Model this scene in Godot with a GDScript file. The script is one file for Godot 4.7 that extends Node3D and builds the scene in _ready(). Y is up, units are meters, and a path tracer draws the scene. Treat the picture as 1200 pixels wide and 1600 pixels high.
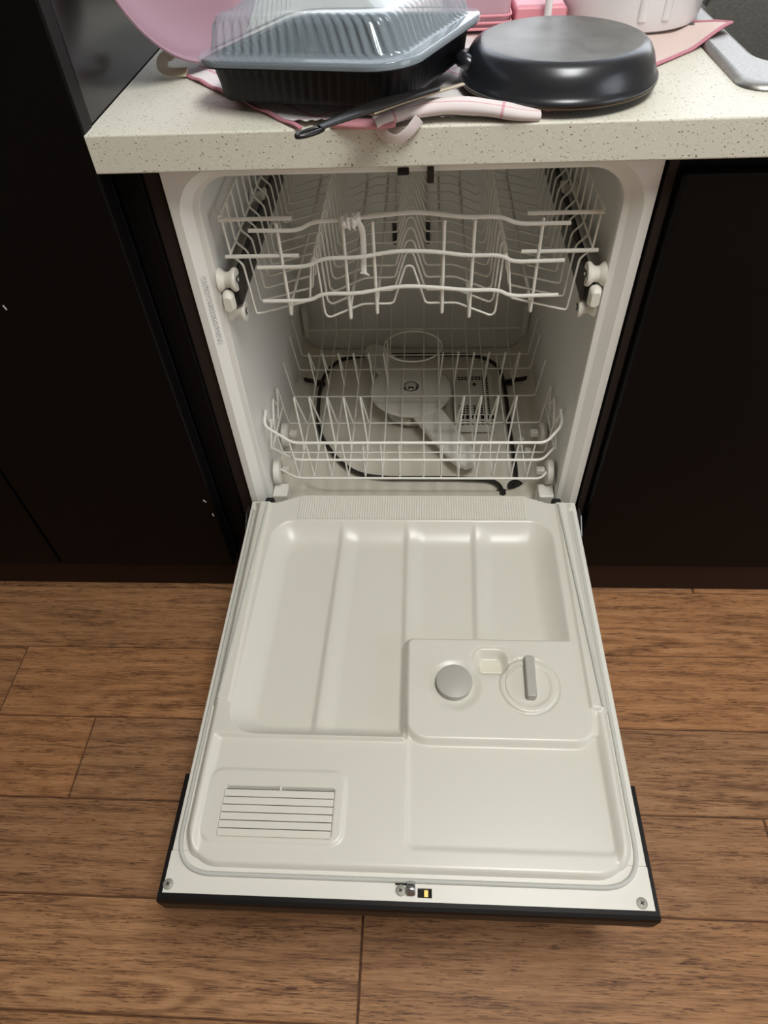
extends Node3D

# ---------------------------------------------------------------- mesh helpers
class MB:
	var v := PackedVector3Array()
	var n := PackedVector3Array()
	var uv := PackedVector2Array()
	var idx := PackedInt32Array()

	func add(p: Vector3, nn: Vector3, t := Vector2.ZERO) -> int:
		v.append(p)
		n.append(nn)
		uv.append(t)
		return v.size() - 1

	func tri(a: int, b: int, c: int) -> void:
		var g := (v[b] - v[a]).cross(v[c] - v[a])
		if g.dot(n[a] + n[b] + n[c]) > 0.0:
			idx.append_array([a, c, b])
		else:
			idx.append_array([a, b, c])

	func quad(a: int, b: int, c: int, d: int) -> void:
		tri(a, b, c)
		tri(a, c, d)

	func flat(a: Vector3, b: Vector3, c: Vector3, d: Vector3, nn: Vector3, ua := Vector2(0, 0), ub := Vector2(1, 0), uc := Vector2(1, 1), ud := Vector2(0, 1)) -> void:
		quad(add(a, nn, ua), add(b, nn, ub), add(c, nn, uc), add(d, nn, ud))

	func mesh() -> ArrayMesh:
		var a := []
		a.resize(Mesh.ARRAY_MAX)
		a[Mesh.ARRAY_VERTEX] = v
		a[Mesh.ARRAY_NORMAL] = n
		a[Mesh.ARRAY_TEX_UV] = uv
		a[Mesh.ARRAY_INDEX] = idx
		var m := ArrayMesh.new()
		m.add_surface_from_arrays(Mesh.PRIMITIVE_TRIANGLES, a)
		return m


func box(mb: MB, c: Vector3, s: Vector3, bev := 0.001, basis := Basis()) -> MB:
	var h := s * 0.5
	bev = minf(bev, minf(h.x, minf(h.y, h.z)) * 0.95)
	var id := {}
	for ax in 3:
		for sg in [-1, 1]:
			var nn := Vector3.ZERO
			nn[ax] = sg
			for s1 in [-1, 1]:
				for s2 in [-1, 1]:
					var p := Vector3.ZERO
					var a1 := (ax + 1) % 3
					var a2 := (ax + 2) % 3
					p[ax] = sg * h[ax]
					p[a1] = s1 * (h[a1] - bev)
					p[a2] = s2 * (h[a2] - bev)
					var key := Vector3i.ZERO
					key[ax] = sg
					key[a1] = s1
					key[a2] = s2
					id[[ax, key]] = mb.add(c + basis * p, basis * nn, Vector2(p[a1], p[a2]))
	for ax in 3:
		var a1 := (ax + 1) % 3
		var a2 := (ax + 2) % 3
		for sg in [-1, 1]:
			var k := []
			for q in [[-1, -1], [1, -1], [1, 1], [-1, 1]]:
				var key := Vector3i.ZERO
				key[ax] = sg
				key[a1] = q[0]
				key[a2] = q[1]
				k.append(id[[ax, key]])
			mb.quad(k[0], k[1], k[2], k[3])
		# edges parallel to ax
		for s1 in [-1, 1]:
			for s2 in [-1, 1]:
				var lo := Vector3i.ZERO
				lo[a1] = s1
				lo[a2] = s2
				var hi := lo
				lo[ax] = -1
				hi[ax] = 1
				mb.quad(id[[a1, lo]], id[[a1, hi]], id[[a2, hi]], id[[a2, lo]])
	for sx in [-1, 1]:
		for sy in [-1, 1]:
			for sz in [-1, 1]:
				var key := Vector3i(sx, sy, sz)
				mb.tri(id[[0, key]], id[[1, key]], id[[2, key]])
	return mb


func rounded(pts: Array, r: float, steps := 5) -> PackedVector3Array:
	var o := PackedVector3Array()
	for i in pts.size():
		var p: Vector3 = pts[i]
		if i == 0 or i == pts.size() - 1:
			o.append(p)
			continue
		var a: Vector3 = pts[i - 1]
		var b: Vector3 = pts[i + 1]
		var da := minf(r, a.distance_to(p) * 0.48)
		var db := minf(r, b.distance_to(p) * 0.48)
		var pa := p + (a - p).normalized() * da
		var pb := p + (b - p).normalized() * db
		for k in steps + 1:
			var t := float(k) / steps
			o.append(pa.lerp(p, t).lerp(p.lerp(pb, t), t))
	return o


func tube(mb: MB, path: PackedVector3Array, r: float, seg := 8, closed := false, sx := 1.0, sy := 1.0, up := Vector3.ZERO, radii := PackedFloat32Array()) -> MB:
	var cnt := path.size()
	var nrm := Vector3.ZERO
	var rings := []
	for i in cnt:
		var t: Vector3
		if closed:
			t = (path[(i + 1) % cnt] - path[(i - 1 + cnt) % cnt]).normalized()
		else:
			t = (path[mini(i + 1, cnt - 1)] - path[maxi(i - 1, 0)]).normalized()
		if up != Vector3.ZERO:
			nrm = up
		elif i == 0:
			nrm = Vector3.UP if absf(t.y) < 0.9 else Vector3.RIGHT
		nrm = (nrm - t * nrm.dot(t)).normalized()
		var bn := t.cross(nrm)
		var ring := []
		var rr := r if radii.is_empty() else radii[i]
		for k in seg:
			var a := TAU * k / seg
			var d := nrm * cos(a) * sy + bn * sin(a) * sx
			var nn := (nrm * cos(a) * sx + bn * sin(a) * sy).normalized()
			ring.append(mb.add(path[i] + d * rr, nn, Vector2(float(k) / seg, float(i) / cnt)))
		rings.append(ring)
	var last := cnt if closed else cnt - 1
	for i in last:
		var a: Array = rings[i]
		var b: Array = rings[(i + 1) % cnt]
		for k in seg:
			mb.quad(a[k], a[(k + 1) % seg], b[(k + 1) % seg], b[k])
	if not closed:
		for e in [0, cnt - 1]:
			var t: Vector3 = (path[0] - path[1]).normalized() if e == 0 else (path[cnt - 1] - path[cnt - 2]).normalized()
			var rr := r if radii.is_empty() else radii[e]
			var c := mb.add(path[e] + t * rr * 0.4 * minf(sx, sy), t)
			var ring: Array = rings[e]
			var cap := []
			for k in seg:
				cap.append(mb.add(mb.v[ring[k]], (t + mb.n[ring[k]] * 0.6).normalized()))
			for k in seg:
				mb.tri(c, cap[k], cap[(k + 1) % seg])
	return mb


func loft(mb: MB, rings: Array, closed := true, cap := false, xf := Transform3D()) -> MB:
	# smooth within one call; call again for a hard edge
	var rows := rings.size()
	var cols: int = rings[0].size()
	var acc := []
	for i in rows:
		var z := PackedVector3Array()
		z.resize(cols)
		acc.append(z)
	var lc := cols if closed else cols - 1
	for i in rows - 1:
		for k in lc:
			var k2 := (k + 1) % cols
			var a: Vector3 = rings[i][k]
			var b: Vector3 = rings[i][k2]
			var c: Vector3 = rings[i + 1][k2]
			var d: Vector3 = rings[i + 1][k]
			var g := (c - a).cross(d - b)
			acc[i][k] += g
			acc[i][k2] += g
			acc[i + 1][k] += g
			acc[i + 1][k2] += g
	var ids := []
	for i in rows:
		var row := []
		for k in cols:
			var nn: Vector3 = acc[i][k]
			nn = nn.normalized() if nn.length() > 1e-14 else Vector3.UP
			row.append(mb.add(xf * (rings[i][k] as Vector3), (xf.basis * nn).normalized(), Vector2(float(k) / cols, float(i) / rows)))
		ids.append(row)
	for i in rows - 1:
		for k in lc:
			var k2 := (k + 1) % cols
			mb.quad(ids[i][k], ids[i][k2], ids[i + 1][k2], ids[i + 1][k])
	if cap:
		fan(mb, rings[rows - 1], xf)
	return mb


func fan(mb: MB, ring: PackedVector3Array, xf := Transform3D(), flipn := false) -> void:
	var c := Vector3.ZERO
	var g := Vector3.ZERO
	for p in ring:
		c += p
	c /= ring.size()
	for k in ring.size():
		g += (ring[k] - c).cross(ring[(k + 1) % ring.size()] - c)
	g = (xf.basis * g).normalized() * (-1.0 if flipn else 1.0)
	var ci := mb.add(xf * c, g)
	var ids := []
	for p in ring:
		ids.append(mb.add(xf * p, g))
	for k in ring.size():
		mb.tri(ci, ids[k], ids[(k + 1) % ring.size()])


func rrect(x0: float, x1: float, y0: float, y1: float, r: float, nc := 8, ne := 1) -> PackedVector2Array:
	var o := PackedVector2Array()
	var cs := [[x1 - r, y1 - r, 0.0], [x0 + r, y1 - r, 90.0], [x0 + r, y0 + r, 180.0], [x1 - r, y0 + r, 270.0]]
	for q in 4:
		for k in nc + 1:
			var a := deg_to_rad(cs[q][2] + 90.0 * k / nc)
			o.append(Vector2(cs[q][0] + r * cos(a), cs[q][1] + r * sin(a)))
		if ne > 1:
			var nx: Array = cs[(q + 1) % 4]
			var a2 := deg_to_rad(nx[2])
			var p2 := Vector2(nx[0] + r * cos(a2), nx[1] + r * sin(a2))
			var p1 := o[o.size() - 1]
			for k in range(1, ne):
				o.append(p1.lerp(p2, float(k) / ne))
	return o


func ring_xy(p: PackedVector2Array, z: float) -> PackedVector3Array:
	var o := PackedVector3Array()
	for q in p:
		o.append(Vector3(q.x, q.y, z))
	return o


func ring_xz(p: PackedVector2Array, y: float) -> PackedVector3Array:
	var o := PackedVector3Array()
	for q in p:
		o.append(Vector3(q.x, y, q.y))
	return o


func lathe(mb: MB, prof: Array, seg := 32, xf := Transform3D(), hard_deg := 35.0) -> MB:
	# profile of Vector2(radius, height)
	var cnt := prof.size()
	var sn := []
	for i in cnt - 1:
		var d: Vector2 = (prof[i + 1] - prof[i])
		sn.append(Vector2(d.y, -d.x).normalized())
	for i in cnt - 1:
		var na: Vector2 = sn[i]
		var nb: Vector2 = sn[i]
		if i > 0 and rad_to_deg(absf(sn[i - 1].angle_to(sn[i]))) < hard_deg:
			na = (sn[i - 1] + sn[i]).normalized()
		if i < cnt - 2 and rad_to_deg(absf(sn[i + 1].angle_to(sn[i]))) < hard_deg:
			nb = (sn[i + 1] + sn[i]).normalized()
		var ra := []
		var rb := []
		for k in seg:
			var a := TAU * k / seg
			var c := cos(a)
			var s := sin(a)
			var pa: Vector2 = prof[i]
			var pb: Vector2 = prof[i + 1]
			ra.append(mb.add(xf * Vector3(pa.x * c, pa.y, pa.x * s), (xf.basis * Vector3(na.x * c, na.y, na.x * s)).normalized()))
			rb.append(mb.add(xf * Vector3(pb.x * c, pb.y, pb.x * s), (xf.basis * Vector3(nb.x * c, nb.y, nb.x * s)).normalized()))
		for k in seg:
			var k2 := (k + 1) % seg
			if prof[i].x < 1e-6:
				mb.tri(ra[k], rb[k], rb[k2])
			elif prof[i + 1].x < 1e-6:
				mb.tri(ra[k], ra[k2], rb[k])
			else:
				mb.quad(ra[k], ra[k2], rb[k2], rb[k])
	return mb


func field(mb: MB, x0: float, x1: float, nx: int, z0: float, z1: float, nz: int, f: Callable, keep = null) -> MB:
	var ys := PackedFloat32Array()
	ys.resize((nx + 1) * (nz + 1))
	var dx := (x1 - x0) / nx
	var dz := (z1 - z0) / nz
	for j in nz + 1:
		for i in nx + 1:
			ys[j * (nx + 1) + i] = f.call(x0 + dx * i, z0 + dz * j)
	var base := mb.v.size()
	for j in nz + 1:
		for i in nx + 1:
			var l := ys[j * (nx + 1) + maxi(i - 1, 0)]
			var r := ys[j * (nx + 1) + mini(i + 1, nx)]
			var u := ys[maxi(j - 1, 0) * (nx + 1) + i]
			var d := ys[mini(j + 1, nz) * (nx + 1) + i]
			mb.add(Vector3(x0 + dx * i, ys[j * (nx + 1) + i], z0 + dz * j), Vector3((l - r) / (2 * dx), 1, (u - d) / (2 * dz)).normalized(), Vector2(float(i) / nx, float(j) / nz))
	for j in nz:
		for i in nx:
			if keep != null and not keep.call(x0 + dx * (i + 0.5), z0 + dz * (j + 0.5)):
				continue
			var a := base + j * (nx + 1) + i
			mb.idx.append_array([a, a + 1, a + nx + 2, a, a + nx + 2, a + nx + 1])
	return mb


func sstep(a: float, b: float, x: float) -> float:
	var t := clampf((x - a) / (b - a), 0.0, 1.0)
	return t * t * (3.0 - 2.0 * t)


func sdrr(x: float, z: float, x0: float, x1: float, z0: float, z1: float, r: float) -> float:
	# signed distance to a rounded rectangle, negative inside
	var q := Vector2(absf(x - (x0 + x1) * 0.5) - (x1 - x0) * 0.5 + r, absf(z - (z0 + z1) * 0.5) - (z1 - z0) * 0.5 + r)
	return minf(maxf(q.x, q.y), 0.0) + Vector2(maxf(q.x, 0), maxf(q.y, 0)).length() - r


# ---------------------------------------------------------------- naming helpers
var taken := {}

func numbered(called: String) -> String:
	var k: int = taken.get(called, 0)
	taken[called] = k + 1
	return called if k == 0 else "%s_%03d" % [called, k]


func thing(called: String, label: String, category: String, at := Vector3.ZERO, group := "") -> Node3D:
	var o := Node3D.new()
	o.name = numbered(called)
	add_child(o)
	o.position = at
	o.set_meta("label", label)
	o.set_meta("category", category)
	if group:
		o.set_meta("group", group)
	return o


func part(parent: Node3D, called: String, m: Mesh, mat: Material, label := "") -> MeshInstance3D:
	var o := MeshInstance3D.new()
	var key := "%d/%s" % [parent.get_instance_id(), called]
	var k: int = taken.get(key, 0)
	taken[key] = k + 1
	o.name = called if k == 0 else "%s_%03d" % [called, k]
	o.mesh = m
	o.material_override = mat
	for s in m.get_surface_count():
		m.surface_set_material(s, mat)
	o.cast_shadow = GeometryInstance3D.SHADOW_CASTING_SETTING_ON
	parent.add_child(o)
	# children keep world-space coordinates in their meshes: undo the parents' offsets
	var off := Vector3.ZERO
	var q: Node = parent
	while q is Node3D and q != self:
		off += (q as Node3D).position
		q = q.get_parent()
	o.position = -off
	if label:
		o.set_meta("label", label)
	return o


func struct(called: String, m: Mesh, mat: Material) -> MeshInstance3D:
	var o := part(self, called, m, mat)
	o.set_meta("kind", "structure")
	return o


# ---------------------------------------------------------------- materials
func mat(c: Color, rough := 0.5, metal := 0.0, spec := 0.5) -> StandardMaterial3D:
	var m := StandardMaterial3D.new()
	m.albedo_color = c
	m.roughness = rough
	m.metallic = metal
	m.metallic_specular = spec
	return m


func c8(r: float, g: float, b: float) -> Color:
	return Color(r / 255.0, g / 255.0, b / 255.0)


func wood_texture(w: int, h: int, sd: int) -> ImageTexture:
	var fine := FastNoiseLite.new()
	fine.seed = sd
	fine.noise_type = FastNoiseLite.TYPE_SIMPLEX
	fine.fractal_octaves = 3
	fine.frequency = 1.0
	var wide := FastNoiseLite.new()
	wide.seed = sd + 7
	wide.fractal_octaves = 2
	wide.frequency = 1.0
	var data := PackedByteArray()
	data.resize(w * h * 3)
	var rng := RandomNumberGenerator.new()
	rng.seed = sd
	var cx := rng.randf_range(0.3, 1.0)
	var cy := 0.149 * rng.randf_range(0.72, 0.95)
	var lo := Vector3(92, 64, 47)
	var mid := Vector3(172, 126, 88)
	var hi := Vector3(206, 160, 118)
	for j in h:
		var y := 0.149 * j / h
		for i in w:
			var x := 1.5 * i / w
			var warp := wide.get_noise_2d(x * 2.2, y * 9.0)
			# cathedral figure: stretched ellipses round one heart
			var ex := (x - cx) * 0.13
			var ey := y - cy + warp * 0.022
			var d := sqrt(ex * ex + ey * ey)
			var ringv := 0.5 + 0.5 * sin(d * 480.0 + warp * 7.0)
			ringv = 0.5 + (ringv - 0.5) * (0.25 + 1.5 * exp(-d * d / 0.0022))
			var g1 := fine.get_noise_2d(x * 6.0, y * 230.0)
			var g2 := fine.get_noise_2d(x * 16.0 + 50.0, y * 700.0)
			var tone := wide.get_noise_2d(x * 2.6 + 20.0, y * 52.0)
			var s := 0.50 + 0.18 * (ringv - 0.5) + 0.17 * g1 + 0.27 * g2 + 0.22 * tone
			# dark pores and scuffs
			var por := fine.get_noise_2d(x * 18.0 + 11.0, y * 330.0 + 3.0)
			var patch := wide.get_noise_2d(x * 5.0 + 70.0, y * 28.0)
			var lim := 0.46 - 0.40 * patch
			if por > lim:
				s -= minf((por - lim) * 1.9, 0.36)
			s = clampf(s, 0.0, 1.0)
			var c := lo.lerp(mid, s * 2.0) if s < 0.5 else mid.lerp(hi, s * 2.0 - 1.0)
			var o := (j * w + i) * 3
			data[o] = int(c.x)
			data[o + 1] = int(c.y)
			data[o + 2] = int(c.z)
	return ImageTexture.create_from_image(Image.create_from_data(w, h, false, Image.FORMAT_RGB8, data))


func quartz_texture() -> ImageTexture:
	var s := 1024
	var im := Image.create(s, s, false, Image.FORMAT_RGB8)
	im.fill(c8(216, 213, 203))
	var rng := RandomNumberGenerator.new()
	rng.seed = 5
	var tones := [c8(192, 184, 166), c8(160, 148, 126), c8(128, 114, 96), c8(232, 230, 222), c8(98, 90, 80), c8(206, 199, 184), c8(234, 232, 226)]
	for k in 15000:
		var r := 1 + int(rng.randf() * rng.randf() * 4.2)
		var c: Color = tones[rng.randi() % tones.size()]
		var x := rng.randi_range(0, s - 1)
		var y := rng.randi_range(0, s - 1)
		if c.r < 0.5 and rng.randf() < 0.45:
			r = 1
		im.fill_rect(Rect2i(x, y, r + rng.randi() % 2, r), c)
		if r > 2:
			im.fill_rect(Rect2i(x - 1, y + 1, r + 1, r - 2), c)
	return ImageTexture.create_from_image(im)


func towel_texture() -> ImageTexture:
	var s := 512
	var im := Image.create(s, s, false, Image.FORMAT_RGB8)
	var nz := FastNoiseLite.new()
	nz.seed = 3
	nz.frequency = 0.35
	var white := c8(232, 226, 226)
	var pink := c8(206, 128, 146)
	for y in s:
		for x in s:
			var c := white
			var u := float(x) / s
			var w := float(y) / s
			if u > 0.60:
				c = c8(222, 200, 193)
			for q in [0.05, 0.40]:
				if u < 0.6 and absf(u - q) < 0.005 or u < 0.6 and absf(w - q) < 0.005:
					c = c.lerp(pink, 0.55)
			var k := 1.0 + 0.05 * nz.get_noise_2d(x, y)
			im.set_pixel(x, y, Color(c.r * k, c.g * k, c.b * k))
	return ImageTexture.create_from_image(im)


func print_texture() -> ImageTexture:
	# faint illegible grey print on a small rating sticker
	var im := Image.create(64, 512, false, Image.FORMAT_RGB8)
	im.fill(c8(232, 231, 226))
	var rng := RandomNumberGenerator.new()
	rng.seed = 11
	for x in range(6, 58, 5):
		var y := 14 + rng.randi() % 40
		while y < 480:
			var l := 4 + rng.randi() % 12
			if rng.randf() < 0.85:
				im.fill_rect(Rect2i(x, y, 3, l), c8(96, 98, 104))
			y += l + 2 + rng.randi() % 8
	return ImageTexture.create_from_image(im)


func brushed_texture() -> ImageTexture:
	var w := 256
	var im := Image.create(w, w, false, Image.FORMAT_RGB8)
	var nz := FastNoiseLite.new()
	nz.seed = 9
	nz.frequency = 0.5
	for y in w:
		for x in w:
			var k := 0.6 + 0.12 * nz.get_noise_2d(x * 0.15, y * 1.4) + 0.10 * nz.get_noise_2d(x * 1.7 + 90.0, y * 1.7)
			im.set_pixel(x, y, Color(k, k * 0.985, k * 0.95))
	return ImageTexture.create_from_image(im)


var M := {}

func make_materials() -> void:
	M.white = mat(c8(227, 224, 215), 0.34)
	M.liner = mat(c8(220, 217, 206), 0.3)
	M.tub_floor = mat(c8(230, 224, 209), 0.4)
	M.enamel = mat(c8(234, 233, 228), 0.34)
	M.seal = mat(c8(196, 196, 189), 0.5)
	M.wire = mat(c8(234, 232, 223), 0.38)
	M.wheel = mat(c8(226, 223, 212), 0.4)
	M.black_plastic = mat(c8(20, 17, 16), 0.45, 0.0, 0.3)
	M.rail = mat(c8(38, 36, 36), 0.4)
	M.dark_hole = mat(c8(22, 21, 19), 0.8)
	M.element = mat(c8(52, 49, 46), 0.42, 0.35)
	M.nut = mat(c8(62, 62, 62), 0.4, 0.5)
	M.cream = mat(c8(234, 229, 212), 0.4)
	M.grey_plastic = mat(c8(178, 176, 168), 0.42)
	M.filter = mat(c8(204, 202, 190), 0.5)
	M.steel = mat(c8(188, 190, 192), 0.22, 1.0)
	M.zinc = mat(c8(160, 158, 148), 0.55, 0.4)
	M.hinge = mat(c8(96, 98, 100), 0.35, 0.8)
	M.brass = mat(c8(186, 158, 92), 0.35, 0.8)
	M.espresso = mat(c8(11, 9, 9), 0.42, 0.0, 0.25)
	M.espresso_gloss = mat(c8(24, 22, 24), 0.2)
	M.toe = mat(c8(46, 31, 25), 0.5, 0.0, 0.3)
	M.strip = mat(c8(44, 36, 33), 0.45, 0.0, 0.3)
	M.wall = mat(c8(176, 170, 160), 0.9)
	M.ceiling = mat(c8(235, 233, 228), 0.9)
	M.trim = mat(c8(230, 228, 222), 0.5)
	var q := mat(Color(1.0, 1.0, 0.985), 0.36, 0.0, 0.2)
	q.albedo_texture = quartz_texture()
	q.uv1_triplanar = true
	q.uv1_world_triplanar = true
	q.uv1_scale = Vector3.ONE * 2.6
	M.quartz = q
	M.planks = []
	var tex := [wood_texture(1536, 192, 21), wood_texture(1536, 192, 58), wood_texture(1536, 192, 93), wood_texture(1536, 192, 140)]
	var tint := [Color(1, 1, 1), Color(0.95, 0.94, 0.93), Color(1.0, 0.97, 0.94), Color(0.93, 0.93, 0.94)]
	for k in 8:
		var w := mat(tint[k % 4], 0.5, 0.0, 0.3)
		w.albedo_texture = tex[(k * 3 + k / 4) % 4]
		if k >= 4:
			w.uv1_scale = Vector3(-1, 1, 1)
			w.uv1_offset = Vector3(1, 0, 0)
		M.planks.append(w)
	var wb := mat(Color(0.55, 0.5, 0.46), 0.7)
	wb.albedo_texture = tex[0]
	wb.uv1_triplanar = true
	wb.uv1_world_triplanar = true
	wb.uv1_scale = Vector3(0.8, 6.7, 6.7)
	M.subfloor = wb
	M.tray = mat(c8(20, 21, 25), 0.42, 0.0, 0.35)
	var cl := mat(Color(0.80, 0.87, 0.92, 0.30), 0.06)
	cl.transparency = BaseMaterial3D.TRANSPARENCY_ALPHA
	M.clear = cl
	M.pan = mat(c8(42, 44, 50), 0.3, 0.3)
	M.pan.clearcoat_enabled = true
	M.pan.clearcoat = 0.5
	M.pan.clearcoat_roughness = 0.25
	M.pan_base = mat(c8(112, 110, 106), 0.42, 0.5)
	var pn := NoiseTexture2D.new()
	pn.width = 256
	pn.height = 256
	var pz := FastNoiseLite.new()
	pz.seed = 12
	pz.frequency = 0.012
	pn.noise = pz
	var pr := Gradient.new()
	pr.set_color(0, Color(0.78, 0.78, 0.78))
	pr.set_color(1, Color(1.0, 1.0, 1.0))
	pn.color_ramp = pr
	M.pan_base.albedo_texture = pn
	M.pan_base.uv1_triplanar = true
	M.pan_base.uv1_scale = Vector3.ONE * 5.0
	M.pan_base.albedo_color = c8(124, 122, 117)
	M.pan_lip = mat(c8(92, 72, 54), 0.4, 0.5)
	var tw := mat(Color.WHITE, 0.95)
	tw.albedo_texture = towel_texture()
	tw.rim_enabled = true
	tw.rim = 0.3
	M.towel = tw
	M.cloth_white = mat(c8(232, 222, 222), 0.95)
	var fo := mat(Color(0.97, 0.95, 0.95), 0.95)
	fo.albedo_texture = towel_texture()
	fo.uv1_scale = Vector3(0.55, 0.55, 1)
	M.fold = fo
	M.cloth_pink = mat(c8(214, 150, 160), 0.95)
	M.hem = mat(c8(196, 132, 146), 0.95)
	M.beige = mat(c8(240, 228, 202), 0.9)
	M.bowl = mat(c8(156, 120, 134), 0.45)
	M.pink_plastic = mat(c8(226, 150, 162), 0.4)
	M.mauve_plastic = mat(c8(196, 160, 172), 0.4)
	M.jug = mat(c8(226, 224, 226), 0.25)
	M.strap = mat(c8(58, 56, 58), 0.5)
	M.utensil = mat(c8(40, 38, 38), 0.3, 0.3)
	M.utensil_edge = mat(c8(176, 160, 138), 0.35, 0.4)
	var st := mat(Color.WHITE, 0.3, 1.0)
	st.albedo_texture = brushed_texture()
	st.uv1_triplanar = true
	st.uv1_scale = Vector3.ONE * 5.0
	st.roughness = 0.42
	M.sink = st
	M.lamp = mat(c8(255, 248, 236), 0.5)
	M.lamp.emission_enabled = true
	M.lamp.emission = c8(255, 236, 206)
	M.lamp.emission_energy_multiplier = 3.0
	var pt := mat(Color.WHITE, 0.5)
	pt.albedo_texture = print_texture()
	M.sticker = pt
	M.paper = mat(c8(240, 239, 234), 0.9)


# ---------------------------------------------------------------- the scene
const DX := 0.0035          # centre line of the dishwasher

func _ready() -> void:
	camera_and_light()
	make_materials()
	room()
	floor_planks()
	countertop()
	cabinets()
	dishwasher()
	upper_rack()
	lower_rack()
	on_the_counter()


func camera_and_light() -> void:
	var cam := Camera3D.new()
	cam.name = "camera"
	cam.fov = 75.04
	cam.near = 0.02
	cam.far = 50.0
	cam.transform = Transform3D(Basis(Vector3(0.9983, -0.0404, -0.0413), Vector3(-0.0045, 0.6579, -0.7531), Vector3(0.0576, 0.752, 0.6566)).orthonormalized(), Vector3(0.02396, 1.18804, 0.83659))
	add_child(cam)
	cam.current = true
	var sky := ProceduralSkyMaterial.new()
	sky.sky_top_color = c8(212, 219, 231)
	sky.sky_horizon_color = c8(240, 240, 238)
	sky.ground_bottom_color = c8(120, 118, 112)
	sky.ground_horizon_color = c8(190, 190, 186)
	sky.sky_curve = 0.2
	var e := Environment.new()
	e.background_mode = Environment.BG_SKY
	e.sky = Sky.new()
	e.sky.sky_material = sky
	e.background_energy_multiplier = 3.7
	e.tonemap_mode = Environment.TONE_MAPPER_LINEAR
	e.tonemap_exposure = 1.0
	e.sdfgi_enabled = true
	e.ssao_enabled = true
	e.ssil_enabled = true
	var we := WorldEnvironment.new()
	we.name = "world_environment"
	we.environment = e
	add_child(we)
	var lamp := AreaLight3D.new()
	lamp.name = "ceiling_panel_light"
	lamp.area_size = Vector2(0.5, 0.9)
	lamp.light_color = c8(250, 254, 253)
	lamp.light_energy = 2.85
	lamp.set("area_range", 12.0)
	lamp.shadow_enabled = true
	lamp.position = Vector3(0.42, 2.395, 0.72)
	lamp.rotation = Vector3(-PI / 2, 0, 0)
	add_child(lamp)


func slab(x0: float, x1: float, y0: float, y1: float, z0: float, z1: float, bev := 0.002, mb: MB = null) -> MB:
	if mb == null:
		mb = MB.new()
	return box(mb, Vector3((x0 + x1) / 2, (y0 + y1) / 2, (z0 + z1) / 2), Vector3(x1 - x0, y1 - y0, z1 - z0), bev)


func room() -> void:
	var x0 := -1.7
	var x1 := 2.3
	var z0 := -0.62
	var z1 := 2.9
	var h := 2.45
	# back wall with the window over the counter
	var b := MB.new()
	var wx0 := -0.34
	var wx1 := 0.95
	var wy0 := 0.98
	slab(x0 - 0.15, wx0, 0, h, z0 - 0.15, z0, 0.001, b)
	slab(wx1, x1 + 0.15, 0, h, z0 - 0.15, z0, 0.001, b)
	slab(wx0, wx1, 0, wy0, z0 - 0.15, z0, 0.001, b)
	slab(wx0, wx1, 2.15, h, z0 - 0.15, z0, 0.001, b)
	struct("wall_back", b.mesh(), M.wall)
	var f := MB.new()
	slab(wx0, wx0 + 0.05, wy0, 2.15, z0 - 0.12, z0 - 0.06, 0.004, f)
	slab(wx1 - 0.05, wx1, wy0, 2.15, z0 - 0.12, z0 - 0.06, 0.004, f)
	slab(wx0 + 0.05, wx1 - 0.05, wy0, wy0 + 0.05, z0 - 0.12, z0 - 0.06, 0.004, f)
	slab(wx0 + 0.05, wx1 - 0.05, 2.1, 2.15, z0 - 0.12, z0 - 0.06, 0.004, f)
	slab(0.29, 0.33, wy0 + 0.05, 2.1, z0 - 0.12, z0 - 0.06, 0.004, f)
	struct("window_1", f.mesh(), M.trim)
	struct("wall_left", slab(x0 - 0.15, x0, 0, h, z0, z1, 0.001).mesh(), M.wall)
	var rw := MB.new()
	slab(x1, x1 + 0.15, 0, h, z0, 0.55, 0.001, rw)
	slab(x1, x1 + 0.15, 0, h, 2.15, z1, 0.001, rw)
	slab(x1, x1 + 0.15, 2.15, h, 0.55, 2.15, 0.001, rw)
	struct("wall_right", rw.mesh(), M.wall)
	struct("wall_front", slab(x0 - 0.15, x1 + 0.15, 0, h, z1, z1 + 0.15, 0.001).mesh(), M.wall)
	var g := MB.new()
	slab(x1 + 0.04, x1 + 0.1, 0, 2.15, 0.55, 0.61, 0.004, g)
	slab(x1 + 0.04, x1 + 0.1, 0, 2.15, 2.09, 2.15, 0.004, g)
	slab(x1 + 0.04, x1 + 0.1, 2.09, 2.15, 0.61, 2.09, 0.004, g)
	struct("door_1", g.mesh(), M.trim)
	struct("ceiling", slab(x0 - 0.15, x1 + 0.15, h, h + 0.15, z0 - 0.15, z1 + 0.15, 0.001).mesh(), M.ceiling)
	var l := thing("ceiling_light", "long flush ceiling light panel with a pale frame above the open dishwasher", "ceiling light", Vector3(0.42, 2.4, 0.72))
	var fr := MB.new()
	slab(0.15, 0.17, 2.4, 2.45, 0.25, 1.19, 0.003, fr)
	slab(0.67, 0.69, 2.4, 2.45, 0.25, 1.19, 0.003, fr)
	slab(0.17, 0.67, 2.4, 2.45, 0.25, 0.27, 0.003, fr)
	slab(0.17, 0.67, 2.4, 2.45, 1.17, 1.19, 0.003, fr)
	part(l, "frame", fr.mesh(), M.trim)
	part(l, "diffuser", slab(0.17, 0.67, 2.405, 2.42, 0.27, 1.17, 0.002).mesh(), M.lamp)


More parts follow.
